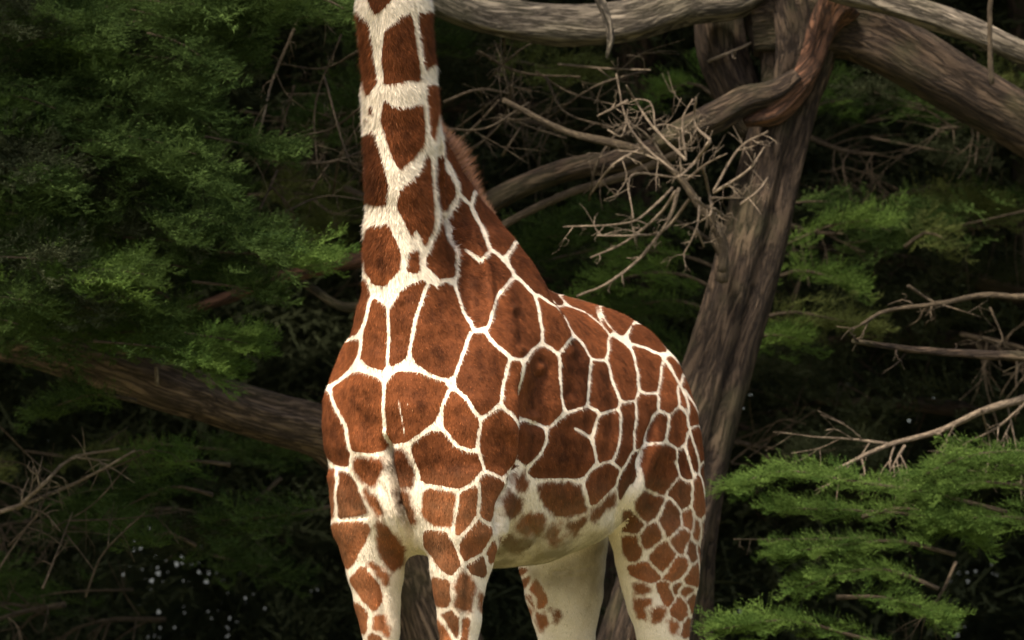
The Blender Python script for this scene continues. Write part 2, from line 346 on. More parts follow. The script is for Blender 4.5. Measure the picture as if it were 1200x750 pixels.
# ---- coat patches: outlines sketched on the giraffe's left and front, laid once onto the hide -----
SHARP = [
 [(430,-14),(434,0),(442,17),(458,0),(464,-14)],
 [(414,10),(423,12),(427,16),(435,26),(438,49),(440,69),(444,97),(435,112),(431,104),(424,80),(414,40)],
 [(451,36),(464,24),(471,16),(479,15),(483,31),(486,57),(490,94),(477,94),(460,98),(452,99),(449,69)],
 [(487,15),(497,13),(516,14),(520,45),(508,74),(495,82),(492,69),(489,40)],
 [(452,116),(459,124),(470,126),(480,125),(493,121),(496,150),(495,167),(486,183),(468,199),(461,186),(454,162),(448,141)],
 [(420,156),(432,157),(440,153),(446,174),(452,197),(456,218),(453,239),(445,241),(437,240),(430,237),(422,215)],
 [(436,124),(439,126),(439,134),(436,136)], [(432,137),(435,138),(434,143),(432,143)],
 [(497,99),(510,98),(516,100),(514,130),(506,164),(501,154),(498,130)],
 [(499,178),(505,190),(507,210),(508,235),(507,256),(506,270),(498,287),(492,275),(488,268),(481,276),(476,263),(465,243),(467,228),(470,221),(483,210),(493,200)],
 [(508,190),(515,193),(518,215),(517,240),(512,239),(509,215)],
 [(516,182),(526,184),(534,208),(537,225),(536,236),(530,247),(521,241),(518,220)],
 [(522,150),(534,150),(556,180),(564,210),(556,219),(552,237),(547,234),(540,226),(535,205),(529,184)],
 [(557,226),(566,216),(590,240),(612,272),(602,276),(591,298),(578,286),(566,265),(554,243)],
 [(540,228),(550,241),(554,252),(572,287),(565,302),(549,290),(542,289),(538,270),(537,239)],
 [(541,288),(548,293),(562,309),(567,309),(576,293),(600,322),(579,346),(571,381),(557,382),(546,365),(538,336),(541,311)],
 [(519,247),(532,261),(535,288),(532,322),(517,326),(501,311),(501,302),(512,272)],
 [(433,265),(456,262),(462,279),(469,299),(466,317),(450,333),(439,332),(429,315),(427,288)],
 [(480,295),(490,293),(489,319),(478,317)],
 [(428,326),(431,350),(426,375),(414,392),(404,394),(392,385),(412,345)],
 [(402,398),(418,399),(418,412),(410,427),(383,448),(366,440),(382,405)],
 [(436,351),(449,360),(452,391),(449,432),(433,427),(424,417),(430,382)],
 [(498,329),(491,350),(483,371),(477,403),(475,417),(457,428),(459,393),(458,364),(474,339)],
 [(504,334),(512,340),(521,331),(532,338),(541,362),(551,382),(544,400),(528,442),(508,437),(489,424),(484,414),(491,375)],
 [(456,447),(467,437),(489,438),(524,452),(514,476),(508,492),(492,504),(476,516),(452,519),(453,475)],
 [(389,453),(417,437),(440,444),(446,450),(447,526),(432,529),(414,526),(408,500),(401,485),(392,468)],
 [(366,458),(381,459),(388,480),(399,497),(408,528),(408,545),(389,542),(370,520)],
 [(484,522),(505,507),(517,508),(533,526),(557,531),(564,551),(540,571),(495,563),(487,540)],
 [(529,460),(545,468),(560,493),(554,527),(538,520),(521,498),(522,475)],
 [(554,392),(568,393),(580,407),(594,417),(593,440),(585,467),(566,485),(557,481),(549,467),(535,449),(549,408)],
 [(602,327),(625,350),(630,373),(633,400),(610,418),(595,415),(573,393),(577,373),(585,350)],
 [(586,480),(598,487),(608,509),(607,536),(594,556),(586,557),(568,548),(563,518),(568,493)],
 [(598,424),(608,425),(613,467),(610,502),(590,472),(591,449)],
 [(632,408),(642,407),(656,422),(658,481),(644,497),(633,492),(616,485),(614,431)],
 [(630,347),(647,358),(656,365),(668,390),(656,410),(642,402),(636,374)],
 [(658,415),(674,397),(688,413),(692,437),(689,474),(665,479),(661,442)],
 [(654,361),(665,359),(688,364),(713,389),(713,415),(695,416),(688,399),(676,388),(665,372)],
 [(694,424),(713,424),(719,445),(725,474),(706,482),(693,470)],
 [(597,300),(607,286),(628,300),(646,326),(661,352),(649,357),(630,343),(607,321)],
 [(646,324),(666,326),(696,346),(708,378),(690,363),(668,352)],
 [(692,350),(703,366),(718,387),(710,381)], [(702,352),(724,352),(740,376),(731,390),(719,382)],
 [(742,383),(758,385),(778,412),(765,411),(744,399),(740,393)],
 [(718,394),(731,402),(742,415),(747,438),(748,465),(731,466),(724,440),(716,415)],
 [(744,404),(758,408),(773,423),(770,456),(758,458),(751,447),(747,422)],
 [(777,427),(785,433),(792,452),(792,474),(784,483),(772,476),(775,447)],
 [(780,420),(797,436),(797,450),(787,436)], [(799,440),(818,470),(822,490),(812,478),(803,462),(797,450)],
 [(794,453),(803,468),(805,485),(797,474)],
 [(751,461),(769,465),(768,490),(759,520),(747,525),(747,504)],
 [(730,475),(747,472),(745,503),(742,524),(729,548),(722,540),(730,508)],
 [(705,488),(726,482),(728,504),(720,535),(704,541),(700,510)],
 [(668,487),(689,478),(699,483),(697,506),(690,507),(676,501),(660,503),(655,497)],
 [(647,504),(656,498),(668,500),(690,512),(698,538),(683,559),(629,559),(622,554),(642,527)],
 [(618,495),(637,502),(640,516),(633,529),(615,545),(611,541),(612,515)],
 [(712,544),(726,551),(721,569),(694,592),(688,567),(694,556)],
 [(744,532),(755,530),(744,560),(726,588),(726,569),(730,553)],
 [(541,579),(559,569),(561,585),(556,611),(536,627),(535,608),(540,593)],
 [(562,559),(574,556),(592,566),(592,577),(579,595),(574,614),(563,606),(561,586)],
 [(594,558),(606,540),(612,546),(604,566),(595,572)],
 [(559,607),(575,616),(574,631),(567,644),(546,658),(540,644),(543,633)],
 [(498,623),(521,625),(529,638),(538,661),(528,673),(511,656),(500,641)],
 [(577,632),(571,643),(574,660),(584,652)], [(550,664),(569,652),(570,676),(554,671)],
 [(769,485),(780,489),(780,506),(773,515),(762,517),(764,506)],
 [(785,489),(796,479),(804,490),(803,517),(796,525),(789,522),(781,510)],
 [(801,456),(812,472),(824,494),(816,497),(806,500),(805,485)],
 [(794,528),(801,524),(810,553),(805,562),(796,556)], [(805,506),(816,540),(816,551),(810,553),(803,526)],
 [(808,504),(817,500),(832,533),(819,543)],
 [(794,560),(807,567),(808,590),(800,597),(792,585),(782,577)], [(811,565),(817,558),(828,596),(819,608),(811,594)],
 [(820,549),(830,537),(840,585),(829,592)],
]
MID = [   # a little blurred: shoulder, thigh and lower legs
 [(382,549),(391,553),(391,608),(378,608)], [(396,553),(410,558),(422,584),(431,597),(412,605),(397,607),(395,580)],
 [(499,575),(533,579),(529,613),(513,615),(497,603)],
 [(762,522),(789,524),(790,537),(776,541),(791,545),(794,556),(776,579),(755,569),(753,545)],
 [(508,678),(524,682),(529,702),(521,710),(511,707)], [(519,722),(528,717),(537,727),(537,748),(527,742)],
 [(505,727),(518,728),(528,745),(528,760),(505,760)], [(543,727),(548,727),(546,758),(541,758)],
 [(388,612),(413,612),(432,618),(425,635),(411,660),(404,665),(394,642)],
 [(425,665),(442,683),(448,702),(437,715),(425,700),(411,680)], [(412,708),(428,716),(426,740),(416,740)],
 [(432,745),(445,744),(448,765),(430,765)],
 [(752,574),(776,585),(768,604),(757,612),(742,591)], [(783,587),(795,598),(795,613),(778,627),(772,608)],
 [(801,600),(810,597),(809,618),(802,617)], [(735,598),(754,613),(748,622),(732,623)],
 [(733,626),(747,630),(751,649),(743,657),(733,646)], [(752,624),(768,612),(775,626),(758,642),(751,636)],
 [(785,631),(801,620),(806,628),(796,648),(786,638)], [(816,605),(820,631),(814,634)], [(824,603),(834,623),(823,640)],
 [(808,636),(814,635),(815,654),(806,658),(803,649)], [(763,654),(778,635),(787,649),(778,670),(771,664)],
 [(790,653),(804,653),(801,666),(789,680),(778,676)], [(739,664),(756,660),(773,676),(761,681),(742,671)],
 [(816,660),(816,685),(801,680),(809,666)], [(786,686),(797,683),(792,696)], [(771,686),(781,683),(788,702),(781,709)],
 [(798,691),(809,691),(804,701)], [(786,714),(796,701),(805,712),(799,728),(789,721)], [(805,702),(813,698),(811,718)],
 [(799,732),(809,726),(807,743),(800,745)], [(819,641),(828,640),(823,670)],
 [(602,667),(618,667),(611,677)], [(606,678),(622,676),(617,688)], [(627,679),(640,702),(632,713),(622,689)], [(620,696),(629,699),(626,711)],
]
SOFT = [
 [(415,537),(447,540),(437,570),(424,563),(416,551)], [(452,525),(474,531),(488,556),(482,568),(468,570),(459,556)],
 [(721,575),(724,588),(710,595),(692,608),(696,598)], [(642,568),(679,569),(685,596),(676,605),(656,606),(642,592),(634,573)],
 [(612,608),(636,604),(638,620),(626,628),(606,634)], [(586,636),(610,628),(624,634),(604,648)], [(640,624),(662,612),(668,626),(650,638)], [(600,556),(612,550),(618,566),(608,580)], [(598,572),(612,584),(607,608),(596,602)], [(655,618),(686,606),(676,623),(655,631)],
 [(543,669),(557,687),(556,712),(538,715),(533,707),(535,684)], [(559,698),(566,698),(565,714),(560,712)],
 [(434,660),(453,672),(454,684),(442,674)], [(440,723),(450,723),(456,744),(442,739)],
 [(748,683),(762,689),(748,696)], [(747,701),(762,704),(753,724)], [(762,711),(779,714),(768,727)], [(783,726),(797,735),(788,740)],
 [(631,718),(644,721),(634,739)], [(614,706),(624,714),(618,724)], [(645,716),(655,718),(650,726)], [(443,612),(458,628),(472,646),(474,660),(460,668),(446,648)], [(462,572),(476,580),(486,610),(478,612),(466,592)], [(425,572),(440,585),(446,604),(432,594)],
]
SCRATCH = [((548,291),(563,305),1.7), ((563,305),(577,291),1.9), ((468,469),(474,508),.7), ((676,502),(690,509),1.6), ((561,566),(561,590),.9), ((478,472),(479,475),.4)]
# skin folds and hollows: path, half width, depth (+ sinks in, - stands proud)
FOLDS = [
 ([(612,430),(614,480),(611,520),(602,562),(588,592),(583,640)],5,.022), ([(604,430),(606,480),(604,520),(596,560)],9,-.008),
 ([(638,430),(633,460),(630,490)],12,.016), ([(672,410),(676,440),(672,470)],9,.008), ([(604,360),(612,385),(610,410)],11,.008),
 ([(769,475),(768,495),(760,520),(744,562),(724,606),(715,630)],4,.020), ([(777,495),(773,515),(764,540),(748,572),(736,620)],7,-.010), ([(757,535),(742,572),(716,608),(690,630)],4,-.008),
 ([(449,505),(453,535),(462,572),(472,612),(487,648)],5,.065), ([(458,530),(470,575),(483,620),(496,648)],3.5,-.016), ([(446,560),(460,610),(476,644)],3.5,.018), ([(438,585),(452,620),(468,646)],3,.010), ([(475,590),(486,625),(494,648)],3,.012),
 ([(520,150),(522,190),(525,225),(530,262),(541,300)],7,.03), ([(553,252),(556,280),(570,310),(576,350),(572,385)],5,-.010), ([(546,300),(548,340),(553,375)],8,.008),
 ([(392,606),(412,609),(436,604)],3,.006), ([(640,670),(670,668),(700,662)],2.5,.005), ([(655,676),(690,674)],2,.004), ([(470,350),(468,400)],7,.006),
 ([(590,592),(586,604),(589,614)],4,-.005), ([(446,330),(449,380),(450,440)],6,.006),
 ([(552,640),(548,690),(543,752)],5,.005), ([(520,640),(517,700),(518,752)],6,-.004), ([(440,650),(449,700),(453,752)],5,.005), ([(575,305),(598,355),(608,420)],9,-.007),
 ([(692,415),(694,470),(690,545)],6,.005), ([(716,420),(720,480),(712,545)],6,.005), ([(665,490),(668,540),(662,590)],8,.005), ([(790,465),(800,540),(804,625)],7,.006), ([(768,565),(760,620),(766,690)],7,.006), ([(783,600),(786,660),(782,720)],6,-.005),
 ([(500,450),(520,500),(520,560),(512,610)],10,.006), ([(545,480),(560,540),(556,600)],10,-.006), ([(590,480),(602,520),(600,560),(590,590)],5,-.006), ([(420,470),(432,520),(430,570)],9,.006), ([(395,560),(404,600),(412,650)],7,-.005), ([(640,585),(655,610),(650,640)],6,.004), ([(612,600),(630,630),(625,655)],6,.004),
]
def seg_dist(x, y, p, q):
    vx, vy = q[0]-p[0], q[1]-p[1]; t = np.clip(((x-p[0])*vx+(y-p[1])*vy)/(vx*vx+vy*vy+1e-9), 0, 1)
    return np.hypot(x-p[0]-t*vx, y-p[1]-t*vy)
def round_poly(P):
    P = np.array(P, float); Q = np.roll(P, -1, 0)
    return np.stack([P*.88+Q*.12, P*.12+Q*.88], 1).reshape(-1, 2)
def poly_sd(x, y, P):
    d = np.full(len(x), 1e9); ins = np.zeros(len(x), bool)
    for p, q in zip(P, np.roll(P, -1, 0)):
        d = np.minimum(d, seg_dist(x, y, p, q))
        c = (p[1] > y) != (q[1] > y)
        with np.errstate(divide='ignore', invalid='ignore'):
            ins ^= c & (x < (q[0]-p[0])*(y-p[1])/(q[1]-p[1]+1e-12)+p[0])
    return np.where(ins, d, -d)

def vert_normals(V, Q):
    n = np.cross(V[Q[:, 2]]-V[Q[:, 0]], V[Q[:, 3]]-V[Q[:, 1]])
    N_ = np.zeros_like(V)
    for i in range(4): np.add.at(N_, Q[:, i], n)
    return N_/np.maximum(np.linalg.norm(N_, axis=1, keepdims=True), 1e-12)

def build_giraffe():
    V, Q = giraffe_field(0.0135).nets(); Q = Q[:, ::-1].copy()   # body frame is left handed
    W = body_to_world(V)
    # one level of smooth subdivision
    tmp = bpy.data.objects.new('tmp', new_mesh('tmp', W, Q)); COL.objects.link(tmp)
    md = tmp.modifiers.new('s', 'SMOOTH'); md.factor = .5; md.iterations = 5
    md = tmp.modifiers.new('d', 'SUBSURF'); md.levels = 1; md.render_levels = 1
    ev = tmp.evaluated_get(bpy.context.evaluated_depsgraph_get()); me = bpy.data.meshes.new_from_object(ev)
    bpy.data.objects.remove(tmp)
    n = len(me.vertices); W = np.zeros(n*3, np.float32); me.vertices.foreach_get('co', W); W = W.reshape(-1, 3).astype(float)
    q = np.zeros(len(me.loops), np.int32); me.loops.foreach_get('vertex_index', q); Q = q.reshape(-1, 4)
    bpy.data.meshes.remove(me)
    W[:, 2] = np.maximum(W[:, 2], 0.0)
    Nn = vert_normals(W, Q)
    x, y, d = proj(W)
    view = CAM-W; view /= np.linalg.norm(view, axis=1, keepdims=True)
    facing = (Nn*view).sum(1)
    zb = np.full((200, 320), 1e9); xi = np.clip((x/4+10).astype(int), 0, 319); yi = np.clip((y/4+5).astype(int), 0, 199)
    np.minimum.at(zb, (yi, xi), d)
    vis = (d < zb[yi, xi]+.17) & (facing > -.12) & (y < 765) & (y > -14)
    # folds
    disp = np.zeros(n)
    for path, wd, dep in FOLDS:
        m = np.flatnonzero(vis & (facing > .05)); dd = np.full(len(m), 1e9)
        for p, r in zip(path[:-1], path[1:]): dd = np.minimum(dd, seg_dist(x[m], y[m], p, r))
        tot = sum(math.dist(p, r) for p, r in zip(path[:-1], path[1:]))
        ends = np.minimum(np.hypot(x[m]-path[0][0], y[m]-path[0][1]), np.hypot(x[m]-path[-1][0], y[m]-path[-1][1]))
        f = np.clip(ends/(.2*tot), 0, 1); disp[m] -= dep*(1.5 if wd > 4.9 else 1.0)*np.exp(-(dd/wd)**2)*f*f*(3-2*f)
    # slow muscle unevenness
    for f, a in ((7, .0035), (13, .0022), (27, .0011)):
        for _ in range(3):
            k = rng.normal(size=3)*f; disp += a*np.sin(W @ k+rng.uniform(0, 6))
    W = W+Nn*disp[:, None]; Nn = vert_normals(W, Q)
    # coat pattern as distance to the patch edge (metres, + inside brown)
    pat = np.full(n, -14.0); sec = np.full(n, -14.0); gid = np.full(n, -1); soft = np.full(n, .0018)
    V3 = np.flatnonzero(vis); X, Y = x[V3], y[V3]; g = 0
    SAME = {(668, 487): 9001, (647, 504): 9001, (540, 228): 9002, (541, 288): 9002}
    for group, sf in ((SHARP, .0016), (MID, .0042), (SOFT, .010)):
        for P0_ in group:
            g += 1; gg = SAME.get(tuple(P0_[0]), g); P = round_poly(P0_)
            m = (X > P[:, 0].min()-13) & (X < P[:, 0].max()+13) & (Y > P[:, 1].min()-13) & (Y < P[:, 1].max()+13)
            ii = V3[m]; s = poly_sd(X[m], Y[m], P)
            up = s > pat[ii]; ch = up & (gid[ii] != gg); lo = ~up & (gid[ii] != gg)
            sec[ii[ch]] = pat[ii[ch]]; sec[ii[lo]] = np.maximum(sec[ii[lo]], s[lo])
            pat[ii[up]] = s[up]; soft[ii[up]] = sf; gid[ii[up]] = gg
    nk = np.clip((330-y)/60, 0, 1)*np.clip((535-x)/20, 0, 1)
    grow = np.where(soft < .003, 2.6-2.0*nk, np.where(soft < .006, 3.4, 4.2))
    hw_l = np.interp(x, [560, 640, 760], [2.0, 1.6, 1.25])+.5*nk-.8*np.clip((x-640)/20, 0, 1)*np.clip((400-y)/15, 0, 1)
    pat = np.where(vis, np.minimum(pat+grow, (pat-sec)*.5-hw_l), pat)
    for p, r, wd in SCRATCH:
        pat[V3] = np.minimum(pat[V3], seg_dist(X, Y, p, r)-wd)
    pat /= 340.0
    # the far side, legs below and head above: cell pattern of the same kind
    rest = np.flatnonzero(~vis)
    seeds = []; cand = rng.permutation(n)
    size = np.where(W[:, 2] < 1.5, .075, np.where((W[:, 2] > 2.5), .135, .155))*np.where(W[:, 2] < .9, .8, 1)
    kd = None; S = np.zeros((0, 3)); 
    for i in cand[:26000]:
        if len(S) == 0 or ((S-W[i])**2).sum(1).min() > size[i]**2: S = np.vstack([S, W[i]])
    kd = kdtree.KDTree(len(S))
    for i, p in enumerate(S): kd.insert(p, i)
    kd.balance()
    for i in rest:
        r = kd.find_n(W[i], 2)
        lw = .013 if W[i, 2] > 1.5 else .017+.03*max(0, 1.0-W[i, 2])
        pat[i] = (r[1][2]-r[0][2])*.5-lw; soft[i] = .002 if W[i, 2] > 1.4 else .006
    pat[W[:, 2] < .55] = -.05
    lat = (W-GO) @ LEFT; sB0 = (W-GO) @ BACK; under = ~vis & ((Nn[:, 2] < -.3) | ((W[:, 2] < 1.95) & (sB0 > .95) & (sB0 < 1.62) & (lat > 0)) | ((W[:, 2] < 1.75) & (Nn @ LEFT*np.sign(lat) < .1))); pat[under] = np.minimum(pat[under], -.02)
    hd = W @ np.array([0, 0, 1.0]) > 4.33; pat[hd] = np.minimum(pat[hd], -.004)
    shade_dirt = np.clip((1.70-W[:, 2])/.2, 0, 1)*np.clip(((W-GO) @ BACK-.38)/.12, 0, 1)*np.clip(1-((W-GO) @ BACK-1.25)/.25, 0, 1)*np.clip((W[:, 2]-1.3)/.08, 0, 1)  # belly underside shade painted into the coat colour
    sB = (W-GO) @ BACK; inner = (lat < .05) & (sB > 1.25) & (Nn @ LEFT > -.25) & vis; shade_dirt = np.maximum(shade_dirt, np.where(inner, np.clip((W[:, 2]-1.12)/.3, 0, 1)*.75, 0))  # inner hind leg coloured darker too
    shade_dirt = np.maximum(shade_dirt, np.where(vis, .3*np.exp(-((x-468)/24)**2-((y-612)/36)**2), 0))  # shading between the forelegs painted into the colour
    shade_dirt = np.maximum(shade_dirt, np.where(vis & (x > 728) & (y > 560), .16, 0))  # tan coat tint on the hind thigh
    shade_dirt = np.maximum(shade_dirt,   .27*np.clip((1.78-W[:, 2])/.15, 0, 1))  # dust on legs and lower body
    ptone = np.clip(np.random.default_rng(3).normal(1.0, .2, 10000), .65, 1.5); tone = np.where(gid >= 0, ptone[np.clip(gid, 0, 9999)], 1.0)*(1+.55*np.clip((1.75-W[:, 2])/.2, 0, 1))
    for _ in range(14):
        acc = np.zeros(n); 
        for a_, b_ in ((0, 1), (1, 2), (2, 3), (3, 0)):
            np.add.at(acc, Q[:, a_], shade_dirt[Q[:, b_]]); np.add.at(acc, Q[:, b_], shade_dirt[Q[:, a_]])
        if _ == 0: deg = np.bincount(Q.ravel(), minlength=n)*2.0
        shade_dirt = .4*shade_dirt+.6*acc/np.maximum(deg, 1)
    base = GO+BACK*.9; base = np.array([base[0], base[1], 0.0])
    rt = root_of('giraffe', tuple(base), 'tall reticulated giraffe with rust brown patches and cream lines, standing before dark cypress trees', 'giraffe')
    P0 = W-base
    body = obj('body', new_mesh('giraffe_body', P0, Q, True, COAT, dict(pat=pat, soft=soft, root=P0, skn=Nn, shade_dirt=shade_dirt, rnd=np.full(n, .92), tone=tone)), rt)
    # ---- short fur: one tapered blade per tuft
    T = np.concatenate([Q[:, [0, 1, 2]], Q[:, [0, 2, 3]]]); A = W[T]
    ar = np.linalg.norm(np.cross(A[:, 1]-A[:, 0], A[:, 2]-A[:, 0]), axis=1)*.5
    cz = A[:, :, 2].mean(1); wgt = ar*np.where((cz > .95) & (cz < 3.6), 1+1.3*(cz > 2.45), .12); cs = np.cumsum(wgt)
    NH = 380000
    t = np.searchsorted(cs, rng.uniform(0, cs[-1], NH)); u = rng.uniform(size=(NH, 2)); fl = u.sum(1) > 1; u[fl] = 1-u[fl]
    bc = np.stack([1-u.sum(1), u[:, 0], u[:, 1]], 1)
    itp = lambda arr: (arr[T[t]]*(bc[..., None] if arr.ndim == 2 else bc)).sum(1)
    R = itp(W); nn = itp(Nn); nn /= np.linalg.norm(nn, axis=1, keepdims=True); pt = itp(pat); sf = itp(soft); gm = itp(shade_dirt); tn_ = itp(tone)
    flow = np.tile(np.array([0, 0, -1.0])+.35*BACK, (NH, 1))+rng.normal(scale=.22, size=(NH, 3))
    sC = (R-GO) @ BACK; neck = np.clip((R[:, 2]-2.25)/.35, 0, 1)*np.clip((.50-sC)/.12, 0, 1); leg = np.clip((1.55-R[:, 2])/.2, 0, 1)
    flow -= (flow*nn).sum(1, keepdims=True)*nn; flow /= np.linalg.norm(flow, axis=1, keepdims=True)+1e-9
    el = np.radians(14+18*neck+rng.uniform(-4, 12, NH))
    ln = (.0125+.0045*neck-.003*leg)*rng.uniform(.6, 1.35, NH)*np.where(rng.uniform(size=NH) < .15*neck, 1.5, 1)
    dr = flow*np.cos(el)[:, None]+nn*np.sin(el)[:, None]; sidev = np.cross(dr, nn); sidev /= np.linalg.norm(sidev, axis=1, keepdims=True)+1e-9
    hw = (.0010+.0*neck)[:, None]
    HV = np.stack([R-sidev*hw-nn*.001, R+sidev*hw-nn*.001, R+dr*ln[:, None]], 1).reshape(-1, 3)-base
    rep = lambda a: np.repeat(a, 3, axis=0)
    rd_ = np.clip(rng.normal(1.0, .2, NH), .5, 1.5); rd_ = np.where((rng.uniform(size=NH) < .08) & (pt > .004), rng.uniform(1.7, 2.8, NH), rd_); nn = nn+rng.normal(size=(NH, 3))*.22; nn /= np.linalg.norm(nn, axis=1, keepdims=True)
    obj('fur', new_mesh('giraffe_fur', HV, np.arange(NH*3).reshape(-1, 3), False, COAT,
        dict(pat=rep(pt), soft=rep(sf), root=rep(R-base), skn=rep(nn), shade_dirt=rep(gm), rnd=rep(rd_), tone=rep(tn_))), rt, kind='stuff')
    # ---- mane along the crest from the withers to the head
    bv = BVHTree.FromPolygons([tuple(v) for v in W[::1]], [tuple(int(k) for k in f) for f in Q])
    HVs = []; tint = []
    keys_z = [2.60, 2.75, 2.9, 3.05, 3.4, 3.9, 4.3]; keys_s = [.86, .70, .52, .42, .30, .16, .0]; keys_L = [.004, .03, .07, .03, .02, .02, .02]
    NM = 15000
    zz = rng.uniform(2.62, 4.3, NM); ss = pchip(zz, keys_z, keys_s); LL = pchip(zz, keys_z, keys_L)
    for z, s, Lh in zip(zz, ss, LL):
        l = rng.normal(scale=.011)
        o = GO+BACK*(s+.35)+LEFT*l+np.array([0, 0, z+.28])
        dirv = -BACK*.78-np.array([0, 0, .62]); dirv /= np.linalg.norm(dirv)
        h = bv.ray_cast(Vector(o), Vector(dirv), 1.2)
        if h[0] is None: continue
        p = np.array(h[0]); nv = np.array(h[1])
        up = nv*.8+np.array([0, 0, .35])+BACK*.25+LEFT*(l*9)+rng.normal(scale=.13, size=3); up /= np.linalg.norm(up)
        sdv = np.cross(up, rng.normal(size=3)); sdv /= np.linalg.norm(sdv)
        Lr = Lh*rng.uniform(.5, 1.15); hw_ = .0012
        HVs += [p-up*.006-sdv*hw_, p-up*.006+sdv*hw_, p+up*Lr]; tint += [0.05+.35*rng.uniform()]*2+[.65+.35*rng.uniform()]
    HVs = np.array(HVs)-base
    obj('mane', new_mesh('giraffe_mane', HVs, np.arange(len(HVs)).reshape(-1, 3), False, MANE, dict(tint=np.array(tint))), rt, kind='stuff')
    # ---- tail tuft and eyes
    tp = body_to_world(np.array([[1.93, 0, 1.4]]))[0]; HVs = []; tint = []
    for _ in range(900):
        p = tp+rng.normal(size=3)*np.array([.012, .012, .04]); e = p+np.array([rng.normal()*.05, rng.normal()*.05, -rng.uniform(.35, .75)])
        s_ = rng.normal(size=3); s_ *= .0015/np.linalg.norm(s_); HVs += [p-s_, p+s_, e]; tint += [0, 0, .1]
    HVs = np.array(HVs)-base
    obj('tail_tuft', new_mesh('giraffe_tail_tuft', HVs, np.arange(len(HVs)).reshape(-1, 3), False, MANE, dict(tint=np.array(tint))), rt, kind='stuff')
    th, ph = np.meshgrid(np.linspace(0, 2*np.pi, 17)[:-1], np.linspace(.05, np.pi-.05, 9)); E = .024*np.stack([np.sin(ph)*np.cos(th), np.sin(ph)*np.sin(th), np.cos(ph)], -1).reshape(-1, 3)
    fq = np.array([[r*16+c, r*16+(c+1) % 16, (r+1)*16+(c+1) % 16, (r+1)*16+c] for r in range(8) for c in range(16)])
    em = mat_plain('dark_eye', (.012, .008, .006), .08)
    for sd in (1, -1):
        c = body_to_world(np.array([[-.385, .108*sd, 4.455]]))[0]-base
        obj('eye', new_mesh('eye', E+c, [fq, np.array([list(range(16))[::-1]]), np.array([list(range(128, 144))])], True, em), rt)
    return rt
build_giraffe()
# ---- ground: one sheet, level under the paddock, falling away behind the wood and towards the viewer
def ground_z(x, y):
    r = np.hypot(x, y*.9)
    z = -3.2*np.clip((y-19)/40, 0, 1)**2*(3-2*np.clip((y-19)/40, 0, 1)) - .55*np.clip((-y-5)/7, 0, 1)
    return z + .0*r
ax = np.unique(np.concatenate([np.linspace(-40, 40, 81), np.array([-6000, -3000, -1500, -700, -350, -200, -120, -80, -55, 55, 80, 120, 200, 350, 700, 1500, 3000, 6000])]))
gx, gy = np.meshgrid(ax, ax, indexing='ij'); gv = np.stack([gx, gy, ground_z(gx, gy)], -1).reshape(-1, 3); na = len(ax)
gi = np.arange(na*na).reshape(na, na); gf = np.stack([gi[:-1, :-1], gi[1:, :-1], gi[1:, 1:], gi[:-1, 1:]], -1).reshape(-1, 4)
obj('ground', new_mesh('ground', gv, gf, True, GROUND), None, kind='structure', label='grassy paddock ground under the giraffe and the trees')

# ---- wood: tubes along smooth paths
def smooth_path(P, R, n):
    P = np.asarray(P, float); R = np.asarray(R, float)
    if len(P) == 2: t = np.linspace(0, 1, n)[:, None]; return P[0]*(1-t)+P[1]*t, np.linspace(R[0], R[1], n)
    k = np.concatenate([[0], np.cumsum(np.linalg.norm(np.diff(P, axis=0), axis=1))]); u = np.linspace(0, k[-1], n)
    Pe = np.vstack([2*P[0]-P[1], P, 2*P[-1]-P[-2]]); ke = np.concatenate([[-k[1]], k, [2*k[-1]-k[-2]]])
    i = np.clip(np.searchsorted(k, u, side='right')-1, 0, len(k)-2); t = ((u-k[i])/(k[i+1]-k[i]))[:, None]
    m0 = (Pe[i+2]-Pe[i])/(ke[i+2]-ke[i])[:, None]*(k[i+1]-k[i])[:, None]; m1 = (Pe[i+3]-Pe[i+1])/(ke[i+3]-ke[i+1])[:, None]*(k[i+1]-k[i])[:, None]
    out = (2*t**3-3*t**2+1)*P[i]+(t**3-2*t**2+t)*m0+(3*t**2-2*t**3)*P[i+1]+(t**3-t**2)*m1
    return out, np.interp(u, k, R)
